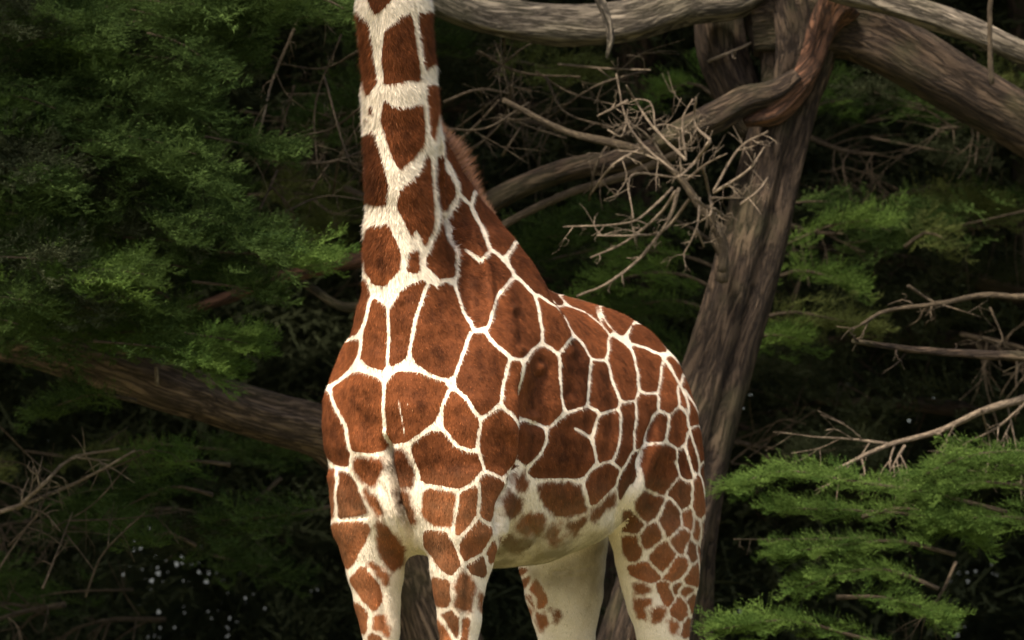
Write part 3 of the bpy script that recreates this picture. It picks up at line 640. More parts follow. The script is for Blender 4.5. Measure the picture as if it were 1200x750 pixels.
def tube(P, R, seg=12, step=.05, lump=.12, flute=0, r_=None):
    """closed tube; returns verts, faces (quads, caps), bark coordinates"""
    r_ = r_ or np.random.default_rng(rng.integers(1 << 30))
    L_ = np.linalg.norm(np.diff(np.asarray(P, float), axis=0), axis=1).sum(); n = max(4, min(160, int(L_/step)+2))
    C, Rr = smooth_path(P, R, n)
    tg = np.gradient(C, axis=0); tg /= np.linalg.norm(tg, axis=1, keepdims=True)
    a = np.array([.31, -.9, .29]); e1 = np.cross(tg, a); e1 /= np.linalg.norm(e1, axis=1, keepdims=True)+1e-9; e2 = np.cross(tg, e1)
    th = np.linspace(0, 2*np.pi, seg+1)[:-1]; v = np.concatenate([[0], np.cumsum(np.linalg.norm(np.diff(C, axis=0), axis=1))])
    TH, VV = np.meshgrid(th, v); f = np.ones_like(TH)
    rm = max(Rr.mean(), .01)
    for q in range(6):
        k = r_.integers(1, 4+q); f += lump/(1+.35*q)*np.sin(k*TH+VV*r_.normal()*.55/rm+r_.uniform(0, 6))*.55
    if flute:
        tw = r_.normal()*.9
        for kk, am in ((5, .10), (8, .07), (13, .045)):
            f += flute*am*np.sin(kk*TH+tw*VV+.7*np.sin(VV*2.1+kk)+r_.uniform(0, 6))
    rr = Rr[:, None]*f
    X = C[:, None]+e1[:, None]*(np.cos(TH)*rr)[..., None]+e2[:, None]*(np.sin(TH)*rr)[..., None]
    idx = np.arange(n*seg).reshape(n, seg); j = np.roll(np.arange(seg), -1)
    F = np.stack([idx[:-1], idx[:-1][:, j], idx[1:][:, j], idx[1:]], -1).reshape(-1, 4)
    off = r_.uniform(0, 40)
    uv = np.stack([np.cos(TH)*Rr[:, None]+off, np.sin(TH)*Rr[:, None]+off*.7, VV+off], -1).reshape(-1, 3)
    V = X.reshape(-1, 3); c0, c1 = len(V), len(V)+1
    V = np.vstack([V, C[0]-tg[0]*Rr[0]*.2, C[-1]+tg[-1]*Rr[-1]*.35]); uv = np.vstack([uv, [off, off*.7, 0], [off, off*.7, v[-1]+off]])
    T = np.concatenate([np.stack([np.full(seg, c0), idx[0][j], idx[0]], 1), np.stack([np.full(seg, c1), idx[-1], idx[-1][j]], 1)])
    return V, F, T, uv
def join_tubes(ts):
    V, F, T, U = [], [], [], []; o = 0
    for v, f, t, u in ts: V.append(v); F.append(f+o); T.append(t+o); U.append(u); o += len(v)
    return np.vstack(V), [np.vstack(F), np.vstack(T)], np.vstack(U)
def wood(name, parent, P, R, mat, seg=12, step=.05, lump=.12, flute=0, base=None, extra=None, **props):
    base = np.zeros(3) if base is None else base
    ts = [tube(P, R, seg, step, lump, flute)]+(extra or [])
    V, F, U = join_tubes(ts)
    return obj(name, new_mesh(name, V-base, F, True, mat, dict(bark=U)), parent, **props)
def px_path(pts, Y, jit=0.0):
    """sketch points (x, y[, depth]) -> world"""
    return [at(p[0], p[1], (p[2] if len(p) > 2 else Y)+(rng.normal()*jit if 0 < i < len(pts)-1 else 0)) for i, p in enumerate(pts)]
def side_twigs(P, R, n, lmin, lmax, spread=1.0, droop=0.0, depth=1):
    """little broken side shoots so that dead wood looks twiggy"""
    out = []; C, Rr = smooth_path(P, R, 40)
    for _ in range(n):
        i = rng.integers(6, 39); d = C[min(i+1, 39)]-C[i-1]; d /= np.linalg.norm(d)+1e-9
        s = rng.normal(size=3); s -= (s@d)*d; s /= np.linalg.norm(s)
        ln = rng.uniform(lmin, lmax); q = d*.6+s*spread+np.array([0, 0, -droop]); q /= np.linalg.norm(q)
        m = C[i]+q*ln*.5+rng.normal(size=3)*ln*.07; e = C[i]+q*ln+rng.normal(size=3)*ln*.16
        r0 = min(Rr[i]*.55, .006)
        out.append(tube([C[i], m, e], [r0, r0*.75, r0*.4], 5, .04, .1))
        if depth > 0:
            for __ in range(2):
                e2 = m+(q+rng.normal(size=3)*.6)*ln*.4; out.append(tube([m, (m+e2)/2+rng.normal(size=3)*.01, e2], [r0*.6, r0*.5, r0*.3], 4, .05, .1))
    return out

# ---- foliage: flat feathery cypress sprays built of small blades
def spray_template(seed, nb=15, nl=9):
    r = np.random.default_rng(seed); tris = []
    def blade(p, d, L_, w_):
        d = d/np.linalg.norm(d); s = np.cross(d, r.normal(size=3)*.7+np.array([0, 0, 1.0])); s /= np.linalg.norm(s)+1e-9
        tris.append([p-s*w_*.5, p+s*w_*.5, p+d*L_])
    for b in range(nb):
        t = b/(nb-1); p0 = np.array([t*.24, 0, .03*t-.05*t*t]); sgn = 1 if b % 2 else -1
        ang = math.radians(58-38*t)*sgn+r.normal()*.15; bl = (.13*(1-t)**.7+.035)*r.uniform(.75, 1.2)
        d = np.array([math.cos(ang), math.sin(ang), r.normal()*.22+.10])
        for k in range(nl):
            u = (k+.5)/nl; p = p0+d*bl*u+np.array([0, 0, .035*u*u]); a2 = ang+r.normal()*.75
            blade(p, np.array([math.cos(a2), math.sin(a2), r.normal()*.45+.22]), r.uniform(.018, .038), r.uniform(.0045, .0085))
        blade(p0, d, bl*1.0, .005)
    return np.array(tris)
SPRAYS = [spray_template(s) for s in range(8)]
COARSE = [spray_template(50+s, nb=9, nl=4) for s in range(6)]
for c in COARSE: pass
def place_sprays(pos, fwd, nrm, scl, lib=None, r_=rng, tint=None, fat=1.0):
    """sprays at pos with growth direction and face normal; returns verts, tris, tint"""
    lib = lib or SPRAYS; Vs, Ts = [], []
    fwd = fwd/np.linalg.norm(fwd, axis=1, keepdims=True); sd = np.cross(nrm, fwd); sd /= np.linalg.norm(sd, axis=1, keepdims=True)+1e-9; up = np.cross(fwd, sd)
    pick = r_.integers(0, len(lib), len(pos)); tint = r_.uniform(0, 1, len(pos)) if tint is None else tint
    for k in range(len(lib)):
        m = np.flatnonzero(pick == k)
        if len(m) == 0: continue
        T = lib[k]
        if fat != 1.0:
            b = (T[:, :1]+T[:, 1:2])*.5; T = T.copy(); T[:, :2] = b+(T[:, :2]-b)*fat
        P = T.reshape(-1, 3)
        W = pos[m][:, None]+(P[None, :, :1]*fwd[m][:, None]+P[None, :, 1:2]*sd[m][:, None]+P[None, :, 2:]*up[m][:, None])*scl[m][:, None, None]
        Vs.append(W.reshape(-1, 3))
        tt = np.repeat(tint[m], len(P))*.6+np.tile(np.repeat(r_.uniform(0, .4, len(T)), 3), len(m)); Ts.append(tt)
    V = np.vstack(Vs); return V, np.arange(len(V)).reshape(-1, 3), np.concatenate(Ts)
def bough(parent, base, path, width, thick, n, mat, scl=1.0, droop=.25, stem=True, stem_r=.012, tipup=.1, fat=1.0, name='bough'):
    """one leafy bough: a stem with a pad of sprays that fans out to both sides"""
    C, _ = smooth_path(path, [1]*len(path), 60); tg = np.gradient(C, axis=0); tg /= np.linalg.norm(tg, axis=1, keepdims=True)
    L_ = np.linalg.norm(np.diff(C, axis=0), axis=1).sum()
    t = np.sqrt(rng.uniform(.02, 1, n)) if stem else rng.uniform(0, 1, n); i = (t*59).astype(int)
    up = np.array([0, 0, 1.0]); side = np.cross(tg[i], up); side /= np.linalg.norm(side, axis=1, keepdims=True)+1e-9
    u = rng.uniform(-1, 1, n); wd = width*(1-.72*t**1.6)*(.35+.65*np.minimum(1, t*3))
    pos = C[i]+side*(u*wd)[:, None]; pos[:, 2] += rng.normal(size=n)*thick*.5-droop*wd*u*u
    pos += rng.normal(size=(n, 3))*.015
    fwd = tg[i]*(.75+rng.normal(size=n)*.25)[:, None]+side*(u*1.0+rng.normal(size=n)*.25)[:, None]; fwd[:, 2] += tipup+rng.normal(size=n)*.22
    nrm = np.tile(up, (n, 1))+rng.normal(size=(n, 3))*.33
    V, F, tn = place_sprays(pos, fwd, nrm, scl*rng.uniform(.65, 1.15, n), fat=fat)
    ob = obj(name, new_mesh(name, V-base, F, False, mat, dict(tint=tn)), parent)
    if stem: wood('stem', ob, path, np.linspace(stem_r, stem_r*.3, len(path)), TWIG_DARK, 5, .08, .1, base=base)
    return ob
def shade_crown(parent, base, centre, rad, n, mat, scl=3.2, name='shade_crown'):  # unseen crowns, added and sized to keep the background dark
    """loose canopy high above: clumps of big sprays in a flattened dome"""
    c = np.asarray(centre, float); rad = np.asarray(rad, float)
    cl = rng.normal(size=(max(6, n//22), 3)); cl /= np.linalg.norm(cl, axis=1, keepdims=True); cl *= rng.uniform(.25, 1, (len(cl), 1))**.5
    k = rng.integers(0, len(cl), n); pos = c+(cl[k]+rng.normal(size=(n, 3))*.16)*rad
    out = cl[k]*rad+rng.normal(size=(n, 3))*.5; out[:, 2] *= .3
    V, F, tn = place_sprays(pos, out, np.tile([0, 0, 1.0], (n, 1))+rng.normal(size=(n, 3))*.4, scl*rng.uniform(.6, 1.2, n), lib=COARSE, fat=3.5)
    return obj(name, new_mesh(name, V-base, F, False, mat, dict(tint=tn)), parent)

# gaps where the sky glints through low between the leaves
GAPS = [(200,690,50,60,24), (170,650,20,30,14), (238,665,32,20,24), (197,742,16,12,24), (255,720,40,25,14), (300,700,22,14,5), (145,668,8,8,8), (160,640,14,6,6), (218,630,5,6,4), (55,520,4,4,2), (370,690,8,8,3), (872,455,5,14,14), (868,478,3,4,4), (908,482,2,2,2), (893,393,2,2,2), (1008,390,7,3,3), (1035,445,12,5,5), (1000,465,10,8,5),
        (1102,475,10,12,9), (1069,493,3,3,3), (1025,473,3,3,2), (868,725,6,8,10), (1122,673,7,6,8), (1138,670,3,5,5), (1168,668,4,6,5), (1112,737,14,7,16), (935,570,3,3,2), (1040,569,8,3,4), (1022,612,3,3,2), (640,10,1,1,0)]

# =========================== the old cypress behind the giraffe (right) =====
B = at(770, 750, 6.0); B = np.array([B[0]-.1, 6.0, 0.0])
A = root_of('cypress_tree', tuple(B), 'old forked cypress with bare brown trunk rising behind the giraffe rump', 'tree')
wood('trunk', A, [B+[-.12, .1, -.15], B+[-.05, 0, .5]]+px_path([(768,745),(790,640),(818,525),(850,410),(882,295),(908,190),(928,110),(936,60),(925,-20),(905,-120)], 6.0),
     [.40, .31, .235, .185, .16, .148, .142, .135, .135, .17, .18, .18], BARK, 44, .035, .07, 1.1, base=B)
def limb(parent, base, pts, wpx, Y, mat=BARK, seg=20, lump=.10, flute=.6, name='limb', **kw):
    P = px_path(pts, Y); R = [w_/2*(17+(p[2] if len(p) > 2 else Y))/FPX for w_, p in zip(wpx, pts)]
    return wood(name, parent, P, R, mat, seg, .035, lump, flute, base=base, **kw)
limb(A, B, [(925,-75),(905,-40),(862,-6),(800,4),(735,24),(660,30),(590,22),(520,2),(440,-50),(380,-110)], [36,44,50,48,46,48,44,40,36,30], 5.85, BARK_GREY, 26)
limb(A, B, [(892,150),(862,100),(848,55),(842,5),(850,-60)], [46,56,60,58,50], 6.15, BARK, 24)
limb(A, B, [(880,30),(935,25),(1000,32),(1065,64),(1130,103),(1210,150),(1290,205)], [70,78,74,70,68,66,60], 6.0, BARK, 28)
limb(A, B, [(930,-30),(985,-12),(1050,4),(1120,28),(1210,66),(1300,110)], [30,32,30,29,28,26], 5.6, BARK_GREY, 22)
limb(A, B, [(872,140),(902,130),(928,108),(947,82),(959,52),(970,22),(985,0)], [18,34,33,27,25,34,48], 5.82, BARK_RED, 22, lump=.2, flute=1.0, name='torn_limb', label='limb with torn red brown bark')
limb(A, B, [(935,88),(908,108),(872,118),(835,138),(800,154),(770,168)], [18,28,33,36,31,22], 5.78, BARK, 20)
limb(A, B, [(815,150),(745,183),(660,200),(575,238),(500,300)], [28,25,24,23,22], 6.5, BARK, 18)
limb(A, B, [(800,178),(735,205),(670,225),(596,260),(540,300)], [10,9,9,9,9], 6.3, TWIG_DARK, 12)
limb(A, B, [(845,262),(838,280),(848,300),(846,330)], [10,10,12,14], 5.75, TWIG_DARK, 10, name='knot_branch')
limb(A, B, [(1170,-40),(1161,0),(1160,50),(1162,98)], [6,6,6,7], 5.4, TWIG_DARK, 8, name='hanging_stick')
limb(A, B, [(700,-5),(712,25),(716,45),(711,68)], [14,10,9,4], 5.55, BARK_GREY, 8, lump=.3, name='bark_strip')
# dead branch with its twigs
def C2(u, v): return (660+u/2.5, 60+v/2.5)
YD = 5.3
db = limb(A, B, [(589,117),(663,154),(719,168),(766,182),(796,208),(816,236),(836,264),(848,288),(846,318)], [6,8,10,10,9,10,10,11,12], 5.45, TWIG_DARK, 10, name='dead_branch')
TW = [[(155,65),(185,200),(240,280),(330,355)], [(185,100),(220,160),(270,230),(360,320)], [(100,190),(190,145)], [(130,230),(170,250),(190,170)], [(430,265),(385,325),(340,370)],
 [(390,135),(385,210),(430,260)], [(330,370),(200,365),(205,490)], [(340,400),(310,490),(230,600),(130,680),(40,718)], [(330,410),(280,480),(180,560),(80,605)], [(320,400),(270,450),(200,500),(0,515)],
 [(380,420),(300,520),(200,540),(100,540)], [(400,430),(390,520),(350,600)], [(390,520),(412,572)], [(410,340),(430,430),(430,480),(400,500)], [(440,410),(520,280),(600,235)],
 [(440,415),(540,350),(590,280)], [(430,430),(535,430)], [(520,450),(570,410),(600,370)], [(440,460),(490,495)], [(345,360),(340,250)], [(270,230),(255,150),(200,140)], [(240,280),(150,330),(80,420)], [(330,370),(250,250),(180,200)],
 [(360,380),(420,330),(480,300)], [(385,430),(440,480),(470,560)], [(300,330),(230,300),(150,290)], [(250,230),(300,215),(370,240)], [(360,320),(350,200),(380,140)]]
for k, T in enumerate(TW):
    thick = 5.0 if k in (7, 4) else rng.uniform(2.6, 4.2)
    P = px_path([(*C2(*p), YD+rng.normal()*.12) for p in T], YD); R = np.linspace(thick, thick*.55, len(P))/2*(22.3/FPX)
    if k in (0, 1, 2, 5): R = R[::-1]
    wood('twig', db, P, R, TWIG, 6, .03, .16, base=B, extra=side_twigs(P, R, 4, .05, .17, 1.0, .2))
# fan of thin shaded sticks behind the neck
for k, T in enumerate([[(654,75),(705,80),(762,82)], [(628,84),(664,107),(724,124)], [(584,134),(625,150),(664,162)], [(523,159),(565,128),(612,89)], [(538,165),(560,145),(585,117)], [(589,182),(600,165),(612,145)],
        [(573,92),(600,65)], [(590,30),(592,63)], [(520,120),(560,105),(600,110)], [(515,150),(570,150),(620,120)], [(526,186),(560,170),(590,140),(600,100)], [(640,90),(660,130),(720,150)], [(760,82),(700,100),(640,140)], [(560,60),(610,85),(680,90)], [(735,140),(700,190),(690,235)], [(830,72),(870,55),(905,38)]]):
    P = px_path([(*p, 6.0+rng.normal()*.15) for p in T], 6.0); wd = rng.uniform(3, 5.5); R = np.linspace(wd, wd*.6, len(P))/2*23/FPX
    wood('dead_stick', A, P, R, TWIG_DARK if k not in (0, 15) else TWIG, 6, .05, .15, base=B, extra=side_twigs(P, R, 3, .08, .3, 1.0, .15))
shade_crown(A, B, (3.0, 9.3, 7.5), (4.4, 3.6, 2.0), 800, LEAF)
# leafy boughs of the old tree seen past its trunk
MB = LEAF_BRIGHT
for path, wd, th, n, Y, mt in [
    ([(850,345),(800,322),(745,322),(690,350)],.30,.10,46,8.0,MB), ([(850,318),(795,298),(740,296),(700,312)],.25,.08,36,8.3,MB), ([(850,370),(790,352),(730,362)],.25,.1,36,8.2,LEAF),
    ([(845,290),(800,262),(750,250),(690,262)],.25,.10,30,8.8,LEAF), ([(845,120),(815,98),(785,104),(765,118)],.2,.09,26,8.2,MB), ([(880,300),(925,285),(975,264),(1032,257)],.16,.05,34,7.4,MB),
    ([(880,340),(930,318),(965,322),(1002,336)],.2,.06,34,7.4,MB), ([(880,375),(930,366),(975,374),(1014,381)],.22,.07,40,7.3,LEAF_OLIVE), ([(870,400),(905,392),(935,398)],.16,.06,24,7.3,MB),
    ([(900,250),(930,238),(975,236)],.12,.05,16,7.6,LEAF), ([(940,140),(960,122),(985,118)],.16,.1,14,9.0,MB), ([(1030,90),(1050,86),(1075,95)],.16,.09,12,9.2,LEAF_BRIGHT), ([(1060,290),(1085,272),(1110,282)],.15,.1,16,7.6,LEAF_OLIVE),
    ([(780,420),(820,430),(770,400)],.2,.1,20,8.5,LEAF), ([(930,60),(965,78),(990,104)],.2,.1,14,9.2,LEAF)]:
    bough(A, B, px_path(path, Y), wd, th*.8, n, mt, scl=.68)

# =========================== leaning cypress whose trunk crosses to the left =
B2 = np.array([at(520, 750, 6.8)[0], 6.8, 0.0])
A2 = root_of('cypress_tree', tuple(B2), 'leaning cypress whose thick dark trunk slants low across to the left of the giraffe', 'tree')
limb(A2, B2, [(590,1010,6.8),(560,900,6.8),(520,760,6.7),(485,660,6.6),(440,570,6.4),(385,512,6.2),(320,492,6.0),(255,472,5.9),(185,450,5.8),(110,424,5.8),(35,402,5.8),(-50,385,5.8),(-160,340,5.9),(-300,200,6.0),(-420,-60,6.2)],
     [150,115,90,78,70,62,58,55,57,54,50,48,48,46,40], 5.8, BARK_WARM, 32, lump=.08, name='trunk')
limb(A2, B2, [(440,300),(350,320),(262,350),(190,372)], [20,18,14,10], 6.6, BARK_RED, 12)
limb(A2, B2, [(470,340,6.6),(405,360,6.6),(350,330,6.7),(310,345,6.8)], [14,12,10,8], 6.6, BARK, 10)
for T, Y in [([(52,404),(84,410)], 5.4), ([(66,382),(100,392)], 5.4), ([(183,430),(184,452)], 5.4), ([(110,398),(150,415)], 5.4)]:
    wood('broken_twig', A2, px_path(T, Y), [.012, .009], TWIG, 6, .05, .2, base=B2)
for k, T in enumerate([[(-20,606),(35,588),(80,570),(120,550),(158,528)], [(20,596),(52,566),(85,537),(140,526)], [(-10,560),(30,575),(75,590)], [(60,572),(30,545),(0,540)], [(95,560),(140,545),(180,525)], [(120,520),(150,500)],
        [(10,640),(45,600),(60,560)], [(0,500),(40,540),(70,560)], [(80,610),(140,608),(208,600)], [(-10,680),(30,620),(60,590)], [(50,690),(70,640),(85,600)], [(100,700),(120,650),(170,600)], [(150,545),(110,590),(60,620)]]):
    P = px_path([(*p, 5.5+rng.normal()*.12) for p in T], 5.5); wd = (5.5 if k < 2 else rng.uniform(2.5, 4)); R = np.linspace(wd, wd*.5, len(P))/2*22.5/FPX
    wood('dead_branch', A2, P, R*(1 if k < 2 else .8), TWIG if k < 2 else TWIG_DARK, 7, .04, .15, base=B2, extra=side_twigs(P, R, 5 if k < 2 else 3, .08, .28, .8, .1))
for k, T in enumerate([[(362,-10),(342,40),(320,92),(308,140),(299,172)], [(350,22),(380,12)], [(340,192),(385,190),(432,174)], [(385,192),(365,222)], [(380,90),(410,190),(432,206)], [(325,200),(305,245)], [(320,220),(345,255),(340,295)], [(345,100),(320,185)],
        [(400,40),(370,120),(372,200)], [(430,120),(390,150),(350,160)], [(420,60),(380,80),(330,75)], [(390,230),(400,180),(425,140)], [(300,30),(270,80)], [(330,250),(380,230),(430,235)]]):
    P = px_path([(*p, 5.6+rng.normal()*.15) for p in T], 5.6); wd = 4 if k < 3 else rng.uniform(2.2, 3.6); R = np.linspace(wd, wd*.6, len(P))/2*22.6/FPX
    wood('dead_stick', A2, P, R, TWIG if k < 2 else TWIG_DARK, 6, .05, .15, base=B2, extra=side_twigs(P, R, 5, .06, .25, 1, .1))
for path, wd, th, n, Y, mt in [([(160,470),(110,462),(60,478)],.16,.06,26,5.3,LEAF), ([(270,545),(230,540),(190,542)],.14,.06,20,5.6,LEAF_BRIGHT), ([(250,580),(200,570),(145,595)],.22,.1,34,5.8,LEAF), ([(400,590),(360,600),(310,606),(260,610)],.25,.08,40,6.0,LEAF), ([(330,560),(280,600),(210,622)],.25,.12,40,6.2,LEAF_DARK), ([(230,640),(200,625),(165,630)],.16,.06,20,5.9,LEAF)]:
    bough(A2, B2, px_path(path, Y), wd, th, n, mt, scl=.8)
shade_crown(A2, B2, (-3.6, 8.2, 7.3), (4.0, 4.2, 2.0), 900, LEAF)

# =========================== leafy cypress at the left ======================
B3 = np.array([-4.6, 5.2, 0.0])
A3 = root_of('cypress_tree', tuple(B3), 'leafy cypress with drooping dark green boughs above the slanting trunk', 'tree')
wood('trunk', A3, [B3+[0, 0, -.1], B3+[.05, 0, 1.5], B3+[-.1, .1, 3.5], B3+[.1, 0, 6.5], B3+[.2, 0, 9]], [.34, .27, .23, .17, .08], BARK, 24, .08, .08, .9, base=B3)
for T in [[(-560,140),(-250,60),(0,40),(150,30),(280,-5)], [(-560,230),(-250,200),(0,175),(120,180),(230,215)], [(-560,330),(-250,300),(-20,285),(100,300),(200,350)], [(-560,-40),(-200,-60),(60,-50),(250,-40),(420,-25)]]:
    limb(A3, B3, T, [30,24,16,10,5], 5.0, BARK, 10)
def in_left(x, y):
    edge = np.interp(y, [-40, 0, 30, 60, 100, 150, 200, 250, 290, 310, 340, 360, 390, 410, 430], [430, 410, 330, 310, 300, 300, 310, 305, 330, 330, 250, 240, 260, 240, 190])
    return x < edge-20
cnt = 0
while cnt < 135:
    px_, py_ = rng.uniform(-60, 420), rng.uniform(-50, 415)
    if not in_left(px_, py_): continue
    if rng.uniform() < .6 and ((px_ < 60 and 250 < py_ < 400) or (100 < px_ < 160 and 120 < py_ < 190)): continue
    cnt += 1
    Y = rng.uniform(4.2, 5.6); ln = rng.uniform(60, 130); dy = rng.uniform(-6, 26)
    mt = LEAF if rng.uniform() < .78 else (LEAF_BRIGHT if rng.uniform() < .3 else LEAF_DARK)
    bough(A3, B3, px_path([(px_-ln, py_-dy-8, Y+.2), (px_-ln*.45, py_-dy*.6-6, Y), (px_, py_, Y-.1)], Y), rng.uniform(.10, .20), .07, 30, mt, scl=rng.uniform(.6, .85), stem=cnt % 2 == 0, stem_r=.007, droop=.3)
for path in [[(255,295),(310,298),(345,300),(372,304)], [(215,390),(250,395),(292,403)], [(225,330),(270,335),(310,340)], [(230,250),(280,268),(322,278)], [(240,160),(290,170),(328,180)], [(190,405),(220,415),(250,428)], [(110,400),(170,405),(215,412)], [(20,60),(70,40),(110,70)], [(250,20),(300,18),(340,10)], [(370,-5),(400,8),(425,25)], [(100,330),(150,350),(190,365)]]:
    bough(A3, B3, px_path(path, 4.5), .13, .05, 36, LEAF_BRIGHT if path[0][0] in (255, 215, 190, 20) else LEAF, scl=.7, stem_r=.007)
shade_crown(A3, B3, (-4.6, 5.6, 6.6), (3.6, 3.0, 1.6), 480, LEAF)

# =========================== leafy cypress at the right =====================
B4 = np.array([4.4, 5.6, 0.0])
A4 = root_of('cypress_tree', tuple(B4), 'young cypress with layered bright green boughs reaching in beside the giraffe rump', 'tree')
wood('trunk', A4, [B4+[0, 0, -.1], B4+[-.05, 0, 1.2], B4+[.1, .1, 3], B4+[.1, 0, 5.5], B4+[.2, 0, 7.5]], [.26, .2, .17, .12, .05], BARK, 20, .08, .08, .9, base=B4)
for path, wd, th, n in [
    ([(1300,560),(1220,532),(1165,530),(1115,541),(1075,562)],.28,.08,90), ([(1180,600),(1090,578),(1040,570),(980,561),(920,552),(862,567)],.24,.06,110), ([(1010,606),(1050,596),(1090,602),(1148,628)],.2,.06,70),
    ([(1150,625),(1080,605),(1000,598),(908,595)],.16,.045,60), ([(1120,650),(1050,634),(980,640),(912,648)],.22,.06,80), ([(1100,690),(1040,668),(985,672),(938,690)],.22,.08,70), ([(980,700),(1030,700),(1070,708),(1106,722)],.2,.06,60),
    ([(1080,765),(1000,745),(925,727),(838,738)],.24,.06,90), ([(1280,640),(1210,610),(1150,606),(1090,618)],.26,.08,80), ([(1260,590),(1200,570),(1140,566),(1090,585)],.26,.08,70), ([(1300,560),(1230,548),(1180,545)],.2,.08,40)]:
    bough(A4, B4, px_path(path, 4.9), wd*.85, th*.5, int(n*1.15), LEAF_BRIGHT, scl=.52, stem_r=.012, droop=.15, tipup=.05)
for T, w0, mt in [([(1330,420),(1200,467),(1150,482),(1100,505),(1040,522),(980,550)], 11, TWIG), ([(1040,520),(1000,515),(952,512)], 4, TWIG), ([(1018,630),(960,632),(860,632)], 4, TWIG_DARK), ([(1060,522),(1050,540),(1038,560)], 4, TWIG), ([(1330,340),(1200,348),(1152,346),(1100,356),(1040,364),(1010,380)], 9, TWIG_DARK),
        ([(1064,335),(1090,352),(1120,362),(1150,372)], 4, TWIG_DARK), ([(1330,425),(1200,418),(1140,415),(1075,410),(1000,400)], 15, BARK), ([(1150,480),(1160,520),(1155,560)], 3, TWIG), ([(1180,472),(1190,520),(1200,570)], 3, TWIG), ([(1120,497),(1100,530)], 3, TWIG), ([(1210,465),(1170,500),(1130,520)], 4, TWIG), ([(1160,360),(1175,400),(1150,395)], 3, TWIG_DARK), ([(1120,660),(1100,700),(1075,730)], 5, TWIG_DARK)]:
    P = px_path([(*p, 5.3+rng.normal()*.1) for p in T], 5.3); R = np.linspace(w0, w0*.4, len(P))/2*22.3/FPX
    wood('dead_branch', A4, P, R, mt, 8, .05, .14, base=B4, extra=side_twigs(P, R, 5, .06, .22, .8, .5))
shade_crown(A4, B4, (5.2, 6.6, 7.0), (3.2, 3.0, 1.8), 420, LEAF)

# =========================== trees standing further back ====================
for bx, by, lean, lab in [(3.4, 10.6, -.4, 'dim cypress trunk in shade behind the bright green boughs'), (.4, 11.0, .3, 'shaded cypress trunk directly behind the giraffe back'), (-5.2, 10.8, .2, 'shaded cypress trunk behind the leafy drooping boughs')]:
    b = np.array([bx, by, 0.0]); t_ = root_of('cypress_tree', tuple(b), lab, 'tree', 'shaded cypresses further back')
    wood('trunk', t_, [b+[0, 0, -.1], b+[lean*.4, 0, 1.8], b+[lean, .1, 3.8], b+[lean*1.3, 0, 7]], [.22, .17, .15, .1], BARK, 18, .08, .08, .9, base=b)
    for k in range(5):
        z = rng.uniform(2.2, 5.0); a_ = rng.uniform(-.5, .5); sg = 1 if k % 2 else -1; p = b+[lean*z/4, 0, z]
        pts = [p, p+[sg*.7, -.3, .15+a_*.3], p+[sg*1.5, -.6, .1+a_]]
        wood('limb', t_, pts, [.07, .045, .02], BARK, 9, .08, .1, base=b, extra=side_twigs(pts, [.07, .045, .02], 10, .3, .8, .9, .2))
        bough(t_, b, pts, .6, .3, 60, LEAF_DARK, scl=1.6, stem=False, fat=1.4)
    shade_crown(t_, b, (bx, by, 7.2), (2.4, 2.4, 1.6), 260, LEAF_DARK)

# =========================== low trees filling the shade ====================
for bx, by, x0, x1, y0, y1, nb, lab in [(6.2, 9.0, 930, 1260, 40, 345, 26, 'shadowy cypress behind the pale dead branches, its dull boughs under the grey limbs'), (-.55, 9.4, 330, 700, 40, 320, 16, 'shadowy cypress with sparse dull boughs behind the giraffe neck'), (5.4, 8.2, 840, 1230, 400, 560, 12, 'dim cypress between the brown trunk and the bright green boughs'), (-6.0, 8.6, -60, 360, 500, 745, 16, 'dim cypress under the slanting trunk with sky glinting through')]:
    b = np.array([bx, by, 0.0]); t_ = root_of('cypress_tree', tuple(b), lab, 'tree')
    wood('trunk', t_, [b+[0, 0, -.1], b+[.1, 0, 2.0], b+[0, .1, 4.0], b+[.1, 0, 6.5]], [.16, .13, .1, .04], BARK, 14, .1, .08, .9, base=b)
    shade_crown(t_, b, (np.sign(bx)*(abs(bx) if abs(bx) > 1 else 1.0)*.85, by+3.0, 7.4), (4.0, 2.6, 1.9), 620, LEAF_DARK)  # unseen crown set behind its tree to shade the woodland
    for k in range(nb):
        px_, py_ = rng.uniform(x0, x1), rng.uniform(y0, y1); Y = rng.uniform(8.2, 10.0); sg = 1 if rng.uniform() < .5 else -1; ln = rng.uniform(70, 150)
        if any(((px_-g_[0])/(g_[2]+30))**2+((py_-g_[1])/(g_[3]+22))**2 < 1 for g_ in GAPS): continue
        P = px_path([(px_-sg*ln, py_-rng.uniform(0, 30), Y+.2), (px_-sg*ln*.4, py_-rng.uniform(0, 14), Y), (px_, py_, Y-.2)], Y)
        if k % 3 == 2: wood('dead_branch', t_, P, [.016, .012, .006], TWIG_DARK, 7, .06, .15, base=b, extra=side_twigs(P, [.016, .012, .006], 12, .12, .45, .8, .35))
        else: bough(t_, b, P, rng.uniform(.14, .3), .08, 34, LEAF if rng.uniform() < .55 else LEAF_DARK if rng.uniform() < .5 else LEAF_OLIVE, scl=rng.uniform(.7, 1.0), stem_r=.008)

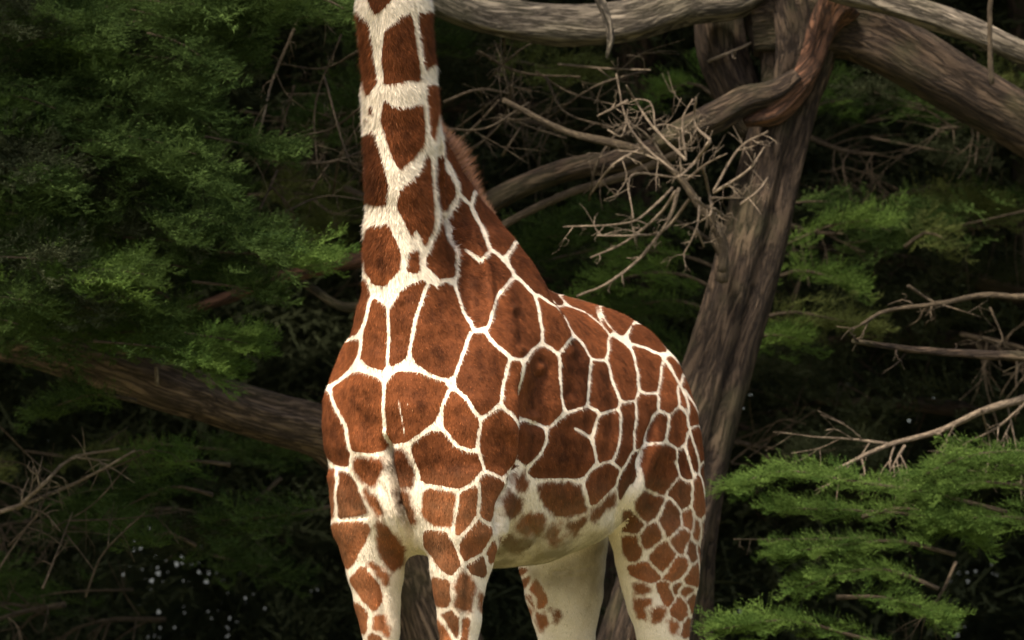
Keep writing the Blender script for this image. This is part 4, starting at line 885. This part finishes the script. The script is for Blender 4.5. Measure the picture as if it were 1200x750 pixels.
# =========================== wood behind everything =========================
YW = 15.0; cw = .05; xs = np.arange(-13, 13.01, cw); zs = np.arange(-.6, 10.01, cw)
WX, WZ = np.meshgrid(xs, zs, indexing='ij')
bul = np.zeros_like(WX)
for q in range(26):
    k = rng.normal(size=2)*rng.choice([.8, 1.6, 3.2, 7, 14]); bul += .32/np.linalg.norm(k)**.75*np.sin(k[0]*WX+k[1]*WZ+rng.uniform(0, 6))
WY = YW-.16*np.maximum(np.abs(WX)-5.5, 0)**2+bul  # unseen ends curve forward, added to keep side light out
WXj = WX+rng.normal(size=WX.shape)*.012; WZj = WZ+rng.normal(size=WX.shape)*.012
Vw = np.stack([WXj, WY, WZj], -1).reshape(-1, 3); gi = np.arange(WX.size).reshape(WX.shape)
Fw = np.stack([gi[:-1, :-1], gi[1:, :-1], gi[1:, 1:], gi[:-1, 1:]], -1).reshape(-1, 4)
cpx, cpy, _ = proj(Vw[Fw].mean(1)); keep = np.ones(len(Fw), bool)
for gx_, gy_, sx, sy, n in GAPS:
    for _ in range(n):
        a, b = gx_+rng.normal()*sx*.55, gy_+rng.normal()*sy*.55; keep[np.argmin((cpx-a)**2+(cpy-b)**2)] = False
holes = Fw[~keep]; ring_v, ring_f = [], []; nv = len(Vw)
for f in holes:
    c = Vw[f].mean(0); wq = rng.dirichlet([1.2]*4); sz = rng.uniform(.10, .62)**1.25; c = c*sz+(wq @ Vw[f])*(1-sz); q = c+(Vw[f]-Vw[f].mean(0))*rng.uniform(.75, 1.05, (4, 1))*sz*.95; b0 = nv+len(ring_v); ring_v += list(q)
    for k in range(4): ring_f.append([f[k], f[(k+1) % 4], b0+(k+1) % 4, b0+k])
Vw = np.vstack([Vw, ring_v]); Fw = np.vstack([Fw[keep], ring_f]); keep = np.ones(len(Fw), bool)
used = np.unique(Fw[keep]); remap = np.full(len(Vw), -1); remap[used] = np.arange(len(used))
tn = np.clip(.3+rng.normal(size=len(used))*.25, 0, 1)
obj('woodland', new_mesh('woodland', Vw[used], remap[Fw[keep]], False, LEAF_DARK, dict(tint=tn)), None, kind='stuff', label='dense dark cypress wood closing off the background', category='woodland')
# loose sprays in front of that mass, leaving the gaps open
n = 5200; px_ = rng.uniform(-250, 1450, n); py_ = rng.uniform(-120, 900, n); Yw = rng.uniform(10.5, 14.0, n)
ok = np.ones(n, bool)
for gx_, gy_, sx, sy, m in GAPS: ok &= ((px_-gx_)/(sx*1.2+26))**2+((py_-gy_)/(sy*1.2+22))**2 > 1
pos = np.array([at(a, b, c) for a, b, c in zip(px_[ok], py_[ok], Yw[ok])]); pos = pos[pos[:, 2] > .2]; m = len(pos)
V, F, tn = place_sprays(pos, rng.normal(size=(m, 3))*[1, .5, .45], np.tile([0, -.2, 1.0], (m, 1))+rng.normal(size=(m, 3))*.5, rng.uniform(1.2, 2.6, m), lib=COARSE, fat=1.8)
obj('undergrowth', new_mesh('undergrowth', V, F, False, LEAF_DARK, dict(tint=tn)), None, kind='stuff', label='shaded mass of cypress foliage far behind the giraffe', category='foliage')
